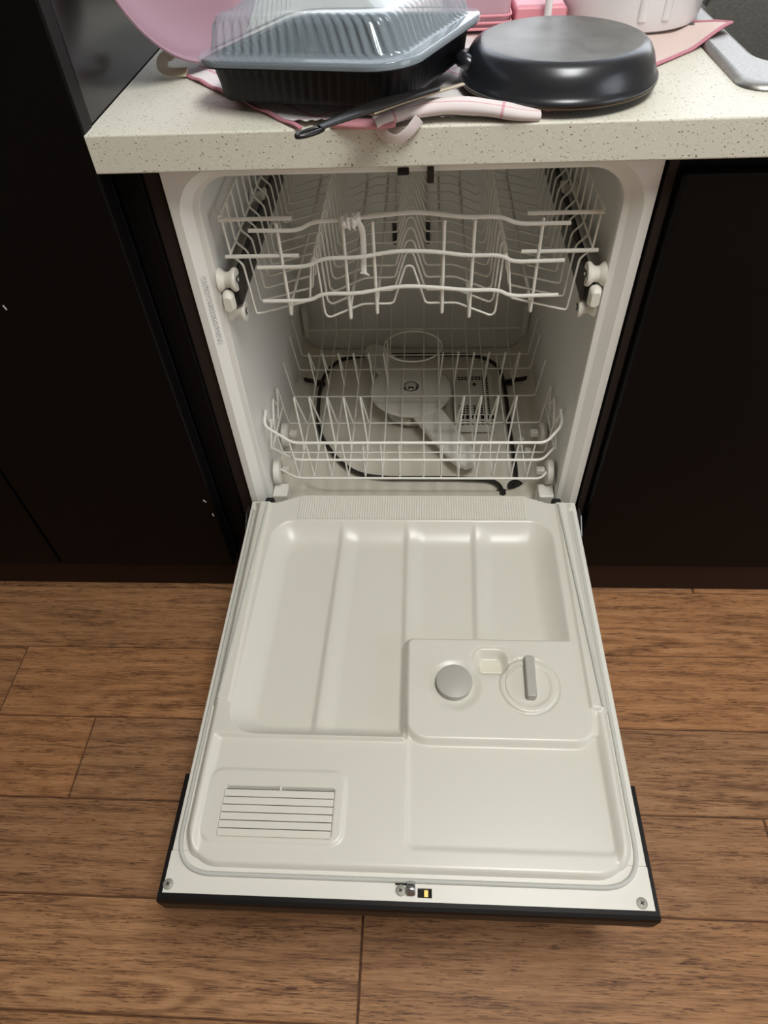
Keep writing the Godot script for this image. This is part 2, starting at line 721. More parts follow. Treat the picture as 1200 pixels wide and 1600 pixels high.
func floor_planks() -> void:
	var x0 := -1.7
	var x1 := 2.3
	var fl := struct("floor", slab(x0 - 0.15, x1 + 0.15, -0.16, -0.003, -0.77, 3.05, 0.001).mesh(), M.subfloor)
	var wid := 0.1492
	var starts := {-1: 0.5921, 0: -0.2, 1: -0.7884, 2: -0.5955, 3: 0.5892, 4: -0.0656, 5: 0.80, 6: 0.3}
	var len := 1.5
	var count := 0
	var rng := RandomNumberGenerator.new()
	rng.seed = 4
	for row in range(-1, 19):
		var za := 0.1697 + (row - 1) * wid
		if za > 2.85:
			break
		var s: float = starts[row] if starts.has(row) else rng.randf_range(-0.6, 0.6)
		var first := int(floor((x0 - s) / len))
		for k in range(first, first + 5):
			var xa := maxf(s + k * len, x0)
			var xb := minf(s + (k + 1) * len, x1)
			if xb - xa < 0.02:
				continue
			var zb := minf(za + wid, 2.9)
			var mb := MB.new()
			var g := 0.0008
			var bv := 0.0014
			var ax := xa + 0.0013
			var bx := xb - 0.0013
			var az := za + g
			var bz := zb - g
			var ua := (xa - s - k * len) / len
			var ub := (xb - s - k * len) / len
			var y := 0.0
			var yb := -0.003
			var up := Vector3.UP
			var fx := (bv + g) / len
			var fz := bv / wid
			var a := Vector3(ax + bv, y, az + bv)
			var b := Vector3(bx - bv, y, az + bv)
			var c := Vector3(bx - bv, y, bz - bv)
			var d := Vector3(ax + bv, y, bz - bv)
			mb.flat(a, b, c, d, up, Vector2(ua + fx, fz), Vector2(ub - fx, fz), Vector2(ub - fx, 1 - fz), Vector2(ua + fx, 1 - fz))
			var e := Vector3(ax, yb, az)
			var f := Vector3(bx, yb, az)
			var h := Vector3(bx, yb, bz)
			var i := Vector3(ax, yb, bz)
			mb.flat(e, f, b, a, Vector3(0, 0.5, -0.87), Vector2(ua, 0), Vector2(ub, 0), Vector2(ub, fz), Vector2(ua, fz))
			mb.flat(f, h, c, b, Vector3(0.87, 0.5, 0), Vector2(ub, 0), Vector2(ub, 1), Vector2(ub - fx, 1), Vector2(ub - fx, 0))
			mb.flat(h, i, d, c, Vector3(0, 0.5, 0.87), Vector2(ub, 1), Vector2(ua, 1), Vector2(ua, 1 - fz), Vector2(ub, 1 - fz))
			mb.flat(i, e, a, d, Vector3(-0.87, 0.5, 0), Vector2(ua, 1), Vector2(ua, 0), Vector2(ua + fx, 0), Vector2(ua + fx, 1))
			part(fl, "plank", mb.mesh(), M.planks[(count * 5 + row + 1) % 8])
			count += 1


func countertop() -> void:
	var mb := MB.new()
	var xa := -0.36
	var xb := 2.3
	var yb := 0.8722
	var yt := 0.915
	var zf := 0.0363
	var hx0 := 0.43
	var hx1 := 1.0
	var hz0 := -0.5
	var hz1 := -0.11
	var bv := 0.0025
	var up := Vector3.UP
	# front edge profile with eased arrises
	var prof := [Vector2(hz1, yt), Vector2(zf - bv, yt), Vector2(zf - bv * 0.3, yt - bv * 0.3), Vector2(zf, yt - bv), Vector2(zf, yb + bv), Vector2(zf - bv * 0.3, yb + bv * 0.3), Vector2(zf - bv, yb), Vector2(hz1, yb)]
	var pn := [up, up, Vector3(0, 0.7, 0.7), Vector3(0, 0, 1), Vector3(0, 0, 1), Vector3(0, -0.7, 0.7), Vector3.DOWN, Vector3.DOWN]
	for i in prof.size() - 1:
		var p: Vector2 = prof[i]
		var q: Vector2 = prof[i + 1]
		mb.quad(mb.add(Vector3(xa, p.y, p.x), pn[i]), mb.add(Vector3(xb, p.y, p.x), pn[i]), mb.add(Vector3(xb, q.y, q.x), pn[i + 1]), mb.add(Vector3(xa, q.y, q.x), pn[i + 1]))
	for s in [[yt, up], [yb, Vector3.DOWN]]:
		var y: float = s[0]
		var nn: Vector3 = s[1]
		for r in [[xa, hx0, hz0, hz1], [hx1, xb, hz0, hz1], [xa, xb, -0.62, hz0]]:
			mb.flat(Vector3(r[0], y, r[2]), Vector3(r[1], y, r[2]), Vector3(r[1], y, r[3]), Vector3(r[0], y, r[3]), nn)
	# walls of the sink cut-out and the two ends
	mb.flat(Vector3(hx0, yb, hz0), Vector3(hx0, yt, hz0), Vector3(hx0, yt, hz1), Vector3(hx0, yb, hz1), Vector3.RIGHT)
	mb.flat(Vector3(hx1, yb, hz0), Vector3(hx1, yt, hz0), Vector3(hx1, yt, hz1), Vector3(hx1, yb, hz1), Vector3.LEFT)
	mb.flat(Vector3(hx0, yb, hz0), Vector3(hx1, yb, hz0), Vector3(hx1, yt, hz0), Vector3(hx0, yt, hz0), Vector3(0, 0, 1))
	mb.flat(Vector3(hx0, yb, hz1), Vector3(hx1, yb, hz1), Vector3(hx1, yt, hz1), Vector3(hx0, yt, hz1), Vector3(0, 0, -1))
	for x in [xa, xb]:
		mb.flat(Vector3(x, yb, -0.62), Vector3(x, yt, -0.62), Vector3(x, yt, zf - bv), Vector3(x, yb, zf - bv), Vector3(signf(x - 0.5), 0, 0))
	var o := part(self, "countertop", mb.mesh(), M.quartz)
	o.set_meta("label", "pale beige speckled quartz countertop slab running above the open dishwasher")
	o.set_meta("category", "countertop")


func cabinets() -> void:
	# tall dark unit on the left
	var t := thing("tall_cabinet", "tall dark espresso cabinet left of the counter, rising past the worktop to the ceiling", "cabinet", Vector3(-0.9, 0, 0.0))
	part(t, "carcass", slab(-1.48, -0.3615, 0.1, 2.2, -0.6, 0.004, 0.003).mesh(), M.espresso_gloss)
	part(t, "door", slab(-0.7205, -0.359, 0.1, 2.19, 0.0065, 0.037, 0.0035).mesh(), M.espresso, "right hand dark door with a softly rounded edge")
	part(t, "door", slab(-1.478, -0.7245, 0.1, 2.19, 0.0065, 0.037, 0.0035).mesh(), M.espresso)
	part(t, "toe_kick", slab(-1.48, -0.3615, 0.002, 0.098, -0.02, 0.011, 0.001).mesh(), M.toe)
	for q in [[-0.3725, 0.300, 0.6], [-0.366, 0.262, 0.1], [-0.556, 0.700, 0.3]]:
		var ch := MB.new()
		box(ch, Vector3(q[0], q[1], 0.0371), Vector3(0.0022, 0.0075, 0.0006), 0.0002, Basis(Vector3(0, 0, 1), q[2]))
		part(t, "paint_chip", ch.mesh(), M.white, "pale chip in the dark paint")
	# filler between the tall unit and the dishwasher
	var f := thing("filler_panel", "narrow dark filler panel between tall cabinet and left edge of the dishwasher", "panel", Vector3(-0.33, 0.1, 0))
	part(f, "panel", slab(-0.3575, -0.3245, 0.002, 0.870, -0.02, 0.002, 0.0015).mesh(), M.espresso)
	part(f, "edge_strip", slab(-0.324, -0.3035, 0.002, 0.870, -0.03, -0.006, 0.001).mesh(), M.strip, "brown edge strip")
	# right base cabinet
	var c := thing("base_cabinet", "dark espresso base cabinet with one flat framed door, right of the dishwasher", "cabinet", Vector3(0.8, 0, 0))
	var cb := MB.new()
	slab(0.3115, 1.4, 0.085, 0.70, -0.6, -0.02, 0.002, cb)
	slab(0.3115, 1.4, 0.085, 0.870, -0.02, 0.0, 0.002, cb)
	slab(0.3115, 0.33, 0.70, 0.870, -0.6, -0.02, 0.001, cb)
	part(c, "carcass", cb.mesh(), M.espresso)
	part(c, "edge_strip", slab(0.3112, 0.3225, 0.1, 0.868, -0.006, 0.004, 0.001).mesh(), M.strip, "brown edge strip")
	part(c, "toe_kick", slab(0.3115, 1.4, 0.002, 0.084, -0.02, 0.011, 0.001).mesh(), M.toe)
	var d := MB.new()
	slab(0.3255, 1.38, 0.088, 0.8515, 0.0005, 0.0205, 0.0045, d)
	part(c, "door", d.mesh(), M.espresso, "flat dark door with a rounded edge")


# ---------------------------------------------------------------- dishwasher
const YR := 0.280           # rim of the open door's liner

func liner_h(xw: float, z: float) -> float:
	var x := xw - DX
	var y := YR
	# recess for plates
	var tz := clampf((z - 0.1) / 0.35, 0.0, 1.0)
	var xs := x + 0.010 * tz * clampf(-x / 0.22, 0.0, 1.0)
	var d_out := -sdrr(xs, z, -0.2470, 0.2465, 0.064, 0.4605, 0.040)
	var d_in := sdrr(xs, z, -0.2120, 0.2080, 0.106, 0.4380, 0.026)
	var k := 0.0
	if d_out > 0.0:
		k = 1.0 if d_in <= 0.0 else d_out / (d_out + d_in)
		# the rim edge is crisp, the foot of the slope is a wide cove
		k = 1.0 - pow(1.0 - k, 1.9) if k < 1.0 else 1.0
	var blkd := sdrr(x, z, -0.0010, 0.60, 0.3020, 0.90, 0.010)
	k = minf(k, sstep(-0.003, 0.0105, blkd))
	if k > 0.0:
		y -= 0.025 * k
		# shallow pleats between the four plate bays
		for px in [-0.1215 - 0.03 * (z - 0.105), -0.004, 0.115 - 0.03 * (z - 0.105)]:
			var d := x - px as float
			if d > -0.018 and d < 0.05:
				var q := sstep(-0.010, 0.0, d) if d < 0.0 else 1.0 - sstep(0.0, 0.030, d)
				y += 0.0046 * q * k
	# lower plate a little below the rim, stepped down from the dispenser block
	var lowd := sdrr(x, z, 0.0, 0.2605, 0.30, 0.4605, 0.030)
	var low := 0.0
	if z > 0.36:
		low = sstep(0.4605, 0.4655, z)
		if x > -0.004:
			low = sstep(-0.001, 0.009, lowd) * sstep(0.405, 0.43, z)
		y -= 0.0062 * low * (1.0 - sstep(0.262, 0.275, absf(x)))
	# large flat panel pressed into the lower right
	var pd := sdrr(x, z, 0.0, 0.268, 0.40, 0.6045, 0.012)
	if z > 0.45:
		y -= 0.0022 * (1.0 - sstep(-0.006, 0.0, pd)) * low
	# vent surround
	var vd := sdrr(x, z, -0.2675, -0.0785, 0.507, 0.6035, 0.018)
	y += 0.0022 * (1.0 - sstep(-0.004, 0.0, vd))
	var hole := sdrr(x, z, -0.2435, -0.0945, 0.5315, 0.595, 0.003)
	y -= 0.0075 * (1.0 - sstep(-0.0035, 0.0, hole))
	# detergent wells
	var kd := Vector2(x - 0.0685, z - 0.3800).length()
	y -= 0.0042 * (1.0 - sstep(0.026, 0.0425, kd))
	var kr := Vector2(x - 0.1765, z - 0.379).length()
	y += 0.0012 * (1.0 - sstep(0.040, 0.0435, kr)) - 0.0022 * sstep(0.0455, 0.044, kr) * sstep(0.0415, 0.043, kr) 
	y -= 0.0016 * (1.0 - sstep(0.031, 0.034, kr))
	var pk := sdrr(x, z, 0.0985, 0.150, 0.3195, 0.3600, 0.016) - 0.30 * maxf(0.0, z - 0.335) * 0.6
	y -= 0.013 * (1.0 - sstep(-0.012, 0.0, pk))
	var tr := absf(sdrr(x, z, 0.0955, 0.158, 0.3165, 0.366, 0.02))
	y -= 0.0008 * (1.0 - sstep(0.0, 0.0025, tr))
	# raised strips along the hinge half of both sides
	var ax := absf(x)
	if ax > 0.25 and z < 0.416:
		y += 0.0032 * sstep(0.259, 0.2615, ax) * (1.0 - sstep(0.4125, 0.4150, z))
	# the outer lip rolls over
	var od := sdrr(x, z, -0.2885, 0.2865, -0.10, 0.6345, 0.052)
	y -= 0.016 * pow(sstep(-0.013, 0.001, od), 1.5)
	return y


func liner_keep(xw: float, z: float) -> bool:
	var x := xw - DX
	if sdrr(x, z, -0.2885, 0.2865, -0.10, 0.6345, 0.052) > 0.0015:
		return false
	var ax := absf(x)
	if z < 0.0225 and ax > 0.206 and z < 0.006 + (ax - 0.206) * 0.38:
		return false
	if ax > 0.2485 and z < 0.0225:
		return false
	if sdrr(x, z, -0.2435, -0.0945, 0.5315, 0.595, 0.003) < -0.003:
		return false
	return true


func dishwasher() -> void:
	var w := thing("dishwasher", "white built-in dishwasher with its black fronted door lying open under the counter", "dishwasher", Vector3(DX, 0, -0.3))
	# ---- tub: flange steps, then the walls run back
	var mb := MB.new()
	var P := func(hx: float, y0: float, y1: float, r: float, z: float) -> PackedVector3Array:
		return ring_xy(rrect(DX - hx, DX + hx, y0, y1, r, 10, 4), z)
	var r0: PackedVector3Array = P.call(0.3035, 0.165, 0.8715, 0.006, -0.06)
	var r1: PackedVector3Array = P.call(0.3035, 0.165, 0.8715, 0.006, -0.0008)
	var r1b: PackedVector3Array = P.call(0.3027, 0.1655, 0.871, 0.006, 0.0)
	var r2: PackedVector3Array = P.call(0.2915, 0.169, 0.863, 0.064, 0.0)
	var r2b: PackedVector3Array = P.call(0.2905, 0.169, 0.862, 0.063, -0.0006)
	var r3: PackedVector3Array = P.call(0.2785, 0.172, 0.852, 0.052, -0.0105)
	var r3b: PackedVector3Array = P.call(0.2775, 0.172, 0.851, 0.051, -0.011)
	var r4: PackedVector3Array = P.call(0.2695, 0.173, 0.848, 0.046, -0.0125)
	var r5: PackedVector3Array = P.call(0.2680, 0.173, 0.847, 0.045, -0.015)
	var r6: PackedVector3Array = P.call(0.2705, 0.174, 0.848, 0.046, -0.05)
	var r7: PackedVector3Array = P.call(0.2690, 0.174, 0.846, 0.046, -0.562)
	var r8: PackedVector3Array = P.call(0.2665, 0.176, 0.8435, 0.044, -0.572)
	var r9: PackedVector3Array = P.call(0.258, 0.185, 0.835, 0.036, -0.576)
	loft(mb, [r0, r1])
	loft(mb, [r1, r1b])
	loft(mb, [r1b, r2])
	loft(mb, [r2, r2b, r3, r3b])
	loft(mb, [r3b, r4])
	loft(mb, [r4, r5, r6, r7, r8, r9], true, true)
	var tub := part(w, "tub", mb.mesh(), M.enamel)
	# floor of the tub
	var fm := MB.new()
	var fh := func(x: float, z: float) -> float:
		var d := sdrr(x - DX, z, -0.24, 0.24, -0.70, -0.083, 0.07)
		var y := 0.197 + 0.011 * sstep(-0.006, 0.010, d)
		y += 0.03 * pow(sstep(0.245, 0.272, absf(x - DX)), 2.0)
		var s := Vector2((x - DX - 0.0), z + 0.345).length()
		y -= 0.012 * (1.0 - sstep(0.06, 0.17, s))
		return y
	field(fm, DX - 0.2702, DX + 0.2702, 108, -0.572, 0.003, 115, fh)
	part(tub, "tub_floor", fm.mesh(), M.tub_floor)
	# column for the upper spray feed
	var col := MB.new()
	loft(col, [ring_xz(rrect(-0.0325, 0.0285, -0.58, -0.556, 0.010, 6), 0.846), ring_xz(rrect(-0.0345, 0.0285, -0.58, -0.552, 0.010, 6), 0.47)], true, false)
	loft(col, [ring_xz(rrect(-0.0345, 0.0285, -0.58, -0.552, 0.010, 6), 0.47), ring_xz(rrect(-0.028, 0.022, -0.58, -0.560, 0.008, 6), 0.455)], true, true)
	part(tub, "spray_column", col.mesh(), M.white)
	for s in [-1, 1]:
		var cm := MB.new()
		box(cm, Vector3(-0.003 + s * 0.0365, 0.497, -0.572), Vector3(0.008, 0.05, 0.012), 0.002)
		part(tub, "column_clip", cm.mesh(), M.rail)
		# lower corner wheel ledges
		var lg := MB.new()
		box(lg, Vector3(DX + s * 0.2535, 0.2275, -0.036), Vector3(0.031, 0.055, 0.036), 0.004)
		part(tub, "wheel_ledge", lg.mesh(), M.white)
		# back corner guides for the lower rack
		var bg := MB.new()
		box(bg, Vector3(DX + s * 0.2585, 0.300, -0.535), Vector3(0.014, 0.075, 0.016), 0.003)
		part(tub, "corner_guide", bg.mesh(), M.white)
		# rollers: a spool above and below the rail, an end stop between them
		for f in [[0.7035, -0.022, 0.0165], [0.6455, -0.034, 0.0145], [0.7035, -0.285, 0.015], [0.6455, -0.30, 0.0145]]:
			var xf := Transform3D(Basis(Vector3(0, 0, 1), -s * PI / 2), Vector3(DX + s * 0.2685, f[0], f[1]))
			var q: float = f[2]
			var sp := MB.new()
			lathe(sp, [Vector2(0.0, -0.0255), Vector2(q - 0.001, -0.0255), Vector2(q, -0.0235), Vector2(q - 0.0005, -0.0205), Vector2(q * 0.66, -0.015), Vector2(q * 0.64, -0.009), Vector2(q * 0.95, -0.003), Vector2(q, -0.0005), Vector2(0.0, 0.0)], 28, xf, 40.0)
			var ro := part(w, "rack_roller", sp.mesh(), M.wheel)
			var hb := MB.new()
			lathe(hb, [Vector2(0.0060, -0.0262), Vector2(0.0060, -0.0252), Vector2(0.0035, -0.0252), Vector2(0.0035, -0.0268), Vector2(0.0, -0.0268)], 16, xf)
			part(ro, "axle", hb.mesh(), M.rail)
			var ax := MB.new()
			lathe(ax, [Vector2(0.0022, -0.0278), Vector2(0.0, -0.0278)], 12, xf)
			lathe(ax, [Vector2(0.0022, -0.0262), Vector2(0.0022, -0.0278)], 12, xf)
			part(ro, "axle_pin", ax.mesh(), M.wheel)
	# latch strike on the top of the frame
	part(tub, "latch_strike", slab(-0.008, 0.006, 0.8505, 0.8560, -0.006, 0.005, 0.001).mesh(), M.dark_hole)
	part(tub, "latch_strike", slab(0.0275, 0.036, 0.8400, 0.8560, -0.012, 0.004, 0.001).mesh(), M.rail)
	# faint print on the left side of the frame
	var sk := MB.new()
	var sa := Vector3(DX - 0.2880, 0, -0.0022)
	var sb := Vector3(DX - 0.2812, 0, -0.0078)
	sk.flat(sa + Vector3(0, 0.722, 0), sb + Vector3(0, 0.722, 0), sb + Vector3(0, 0.602, 0), sa + Vector3(0, 0.602, 0), Vector3(0.64, 0, 0.77))
	part(tub, "sticker", sk.mesh(), M.sticker, "faint grey printed sticker")

	heating_element(w)
	spray_arm(w)
	filter_plate(w)
	for q in [[0.2285, -0.197, 0.0075, 0.03], [0.2405, -0.177, 0.0085, 0.018]]:
		var pm := MB.new()
		lathe(pm, [Vector2(q[2], 0.19), Vector2(q[2] * 0.85, 0.208 + q[3]), Vector2(q[2] * 0.5, 0.21 + q[3]), Vector2(0, 0.21 + q[3])], 16, Transform3D(Basis(), Vector3(q[0], 0, q[1])))
		part(tub, "floor_stud", pm.mesh(), M.white)
	var ap := MB.new()
	slab(DX - 0.29, DX + 0.29, 0.012, 0.188, -0.05, -0.03, 0.002, ap)
	part(w, "access_panel", ap.mesh(), M.black_plastic)
	door(w)


func heating_element(w: Node3D) -> void:
	var y := 0.2065
	var pts := [Vector3(0.1826, 0.196, -0.0704), Vector3(0.1826, y, -0.0715), Vector3(0.179, y, -0.094), Vector3(0.160, y, -0.109), Vector3(0.08, y, -0.1126), Vector3(-0.0551, y, -0.1123), Vector3(-0.110, y, -0.1232), Vector3(-0.1516, y, -0.1608), Vector3(-0.192, y, -0.224), Vector3(-0.2088, y, -0.2761), Vector3(-0.2146, y, -0.3307), Vector3(-0.2175, y, -0.40), Vector3(-0.2115, y, -0.462), Vector3(-0.183, y, -0.516), Vector3(-0.12, y, -0.534), Vector3(0.1472, y, -0.5325), Vector3(0.196, y, -0.502), Vector3(0.2115, y, -0.4434), Vector3(0.2132, y, -0.3279), Vector3(0.212, y, -0.2432), Vector3(0.2152, y, -0.1552), Vector3(0.2125, y, -0.104), Vector3(0.2115, 0.196, -0.097)]
	var mb := MB.new()
	tube(mb, rounded(pts, 0.025, 5), 0.0046, 10)
	var e := part(w, "heating_element", mb.mesh(), M.element, "black tubular heating loop")
	for t in [Vector3(0.1826, 0.198, -0.0704), Vector3(0.2112, 0.198, -0.0955)]:
		var n := MB.new()
		lathe(n, [Vector2(0.0165, 0), Vector2(0.0170, 0.004), Vector2(0.0145, 0.0075), Vector2(0.0075, 0.008), Vector2(0.0062, 0.013), Vector2(0, 0.013)], 24, Transform3D(Basis(), t))
		part(e, "terminal_nut", n.mesh(), M.nut)
	for s in [-1, 1]:
		var b := MB.new()
		var c := Vector3(DX + s * 0.2385, 0.216, -0.421)
		box(b, c, Vector3(0.056, 0.008, 0.010), 0.002, Basis(Vector3.UP, s * 0.25))
		box(b, c + Vector3(-s * 0.020, -0.004, 0.008), Vector3(0.020, 0.008, 0.012), 0.002)
		part(e, "bracket", b.mesh(), M.rail)
		var p := MB.new()
		box(p, c + Vector3(s * 0.018, -0.011, 0.006), Vector3(0.012, 0.018, 0.010), 0.002)
		part(e, "bracket_post", p.mesh(), M.white)


func spray_arm(w: Node3D) -> void:
	var c := Vector3(-0.003, 0.0, -0.345)
	var tip := Vector3(0.1195, 0, -0.121)
	var d := (tip - Vector3(c.x, 0, c.z)).normalized()
	var sd := Vector3(-d.z, 0, d.x)
	var mb := MB.new()
	for s in [1, -1]:
		var rings := []
		var reach := tip.distance_to(Vector3(c.x, 0, c.z)) if s == 1 else 0.205
		for k in 17:
			var t := float(k) / 16
			var wd := lerpf(0.036, 0.0265, t)
			var hh := lerpf(0.011, 0.0085, t)
			if t > 0.85:
				var u := (t - 0.85) / 0.15
				wd *= sqrt(maxf(0.02, 1.0 - 0.75 * u * u))
			var ctr: Vector3 = Vector3(c.x, 0.2385 - 0.004 * t, c.z) + d * (reach * t * s)
			var ring := PackedVector3Array()
			for q in rrect(-wd, wd, -hh, hh, hh * 0.7, 4):
				ring.append(ctr + sd * q.x + Vector3.UP * q.y)
			rings.append(ring)
		loft(mb, rings, true, true)
	var a := part(w, "spray_arm", mb.mesh(), M.white, "white lower spray arm under a round hub")
	var hm := MB.new()
	var xf := Transform3D(Basis(), Vector3(c.x, 0, c.z))
	lathe(hm, [Vector2(0.03, 0.240), Vector2(0.078, 0.2415), Vector2(0.089, 0.244), Vector2(0.0905, 0.2475), Vector2(0.088, 0.2515), Vector2(0.080, 0.2540), Vector2(0.05, 0.2560), Vector2(0.0185, 0.2568), Vector2(0.0178, 0.2578), Vector2(0.0150, 0.2578), Vector2(0.0142, 0.2530), Vector2(0.0115, 0.2530), Vector2(0.0110, 0.2572), Vector2(0.0085, 0.2572), Vector2(0.0078, 0.2515), Vector2(0.0, 0.2515)], 56, xf, 38.0)
	part(a, "hub", hm.mesh(), M.white)
	var dk := MB.new()
	lathe(dk, [Vector2(0.0176, 0.2580), Vector2(0.0150, 0.2580)], 28, xf)
	lathe(dk, [Vector2(0.0140, 0.2534), Vector2(0.0117, 0.2534)], 28, xf)
	lathe(dk, [Vector2(0.0076, 0.2518), Vector2(0.0034, 0.2518)], 16, xf)
	part(a, "hub_groove", dk.mesh(), M.dark_hole)
	var un := MB.new()
	lathe(un, [Vector2(0.055, 0.19), Vector2(0.052, 0.199), Vector2(0.045, 0.203), Vector2(0.018, 0.204), Vector2(0.016, 0.23)], 32, xf)
	part(a, "base", un.mesh(), M.white)
	var nt := MB.new()
	lathe(nt, [Vector2(0.010, 0.208), Vector2(0.010, 0.222), Vector2(0, 0.222)], 6, Transform3D(Basis(), Vector3(c.x - 0.006, 0, c.z + 0.062)))
	part(a, "nut", nt.mesh(), M.cream, "small cream hexagonal nut")
	for s in [[0.16, 0.007], [0.20, -0.006], [0.225, 0.0]]:
		var hp: Vector3 = Vector3(c.x, 0.2446, c.z) + d * (s[0] as float) + sd * (s[1] as float)
		var hl := MB.new()
		lathe(hl, [Vector2(0.0022, 0.0), Vector2(0.0020, 0.0003), Vector2(0, 0.0003)], 10, Transform3D(Basis(), hp))
		part(a, "jet_hole", hl.mesh(), M.dark_hole)


func filter_plate(w: Node3D) -> void:
	# perforated plate: real square holes over a dark sump
	var x0 := 0.0945
	var x1 := 0.1815
	var z0 := -0.435
	var z1 := -0.292
	var yt := 0.2225
	var pitch := 0.0080
	var nx := int(round((x1 - x0) / pitch))
	var nz := int(round((z1 - z0) / pitch))
	var px := (x1 - x0) / nx
	var pz := (z1 - z0) / nz
	var mb := MB.new()
	var grate := func(o: Vector3, ax: Vector3, ay: Vector3, nn: Vector3, hole: bool, k: float) -> void:
		if not hole:
			mb.flat(o, o + ax, o + ax + ay, o + ay, nn)
			return
		var a := o + ax * k + ay * k
		var b := o + ax * (1 - k) + ay * k
		var c := o + ax * (1 - k) + ay * (1 - k)
		var d := o + ax * k + ay * (1 - k)
		mb.flat(o, o + ax, b, a, nn)
		mb.flat(o + ax, o + ax + ay, c, b, nn)
		mb.flat(o + ax + ay, o + ay, d, c, nn)
		mb.flat(o + ay, o, a, d, nn)
	for j in nz:
		for i in nx:
			var edge := i == 0 or i == nx - 1 or j == 0
			var hole := not edge and (j < 3 or j > nz - 5 or i > nx - 4)
			grate.call(Vector3(x0 + i * px, yt, z0 + j * pz), Vector3(px, 0, 0), Vector3(0, 0, pz), Vector3.UP, hole, 0.17)
	# front lip slopes down to the floor
	for j in 3:
		for i in 8:
			var fx := (x1 - x0) / 8
			var hole := (i > 0 and i < 8)
			grate.call(Vector3(x0 + i * fx, yt - 0.0062 * j, z1 + 0.0125 * j), Vector3(fx, 0, 0), Vector3(0, -0.0062, 0.0125), Vector3(0, 0.9, 0.43), hole and j < 2, 0.18)
	mb.flat(Vector3(x0, yt, z0), Vector3(x0, yt, z1), Vector3(x0, 0.19, z1), Vector3(x0, 0.19, z0), Vector3.LEFT)
	mb.flat(Vector3(x1, yt, z0), Vector3(x1, yt, z1), Vector3(x1, 0.19, z1), Vector3(x1, 0.19, z0), Vector3.RIGHT)
	mb.flat(Vector3(x0, yt, z0), Vector3(x1, yt, z0), Vector3(x1, 0.19, z0), Vector3(x0, 0.19, z0), Vector3(0, 0, -1))
	var f := part(w, "filter_plate", mb.mesh(), M.filter, "perforated grey filter plate")
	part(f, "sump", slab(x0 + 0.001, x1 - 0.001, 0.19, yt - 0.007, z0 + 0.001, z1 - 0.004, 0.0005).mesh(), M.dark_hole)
	var sc := MB.new()
	lathe(sc, [Vector2(0.0045, 0.2225), Vector2(0.0042, 0.2245), Vector2(0, 0.2245)], 14, Transform3D(Basis(), Vector3(0.141, 0, -0.395)))
	part(f, "screw", sc.mesh(), M.nut)


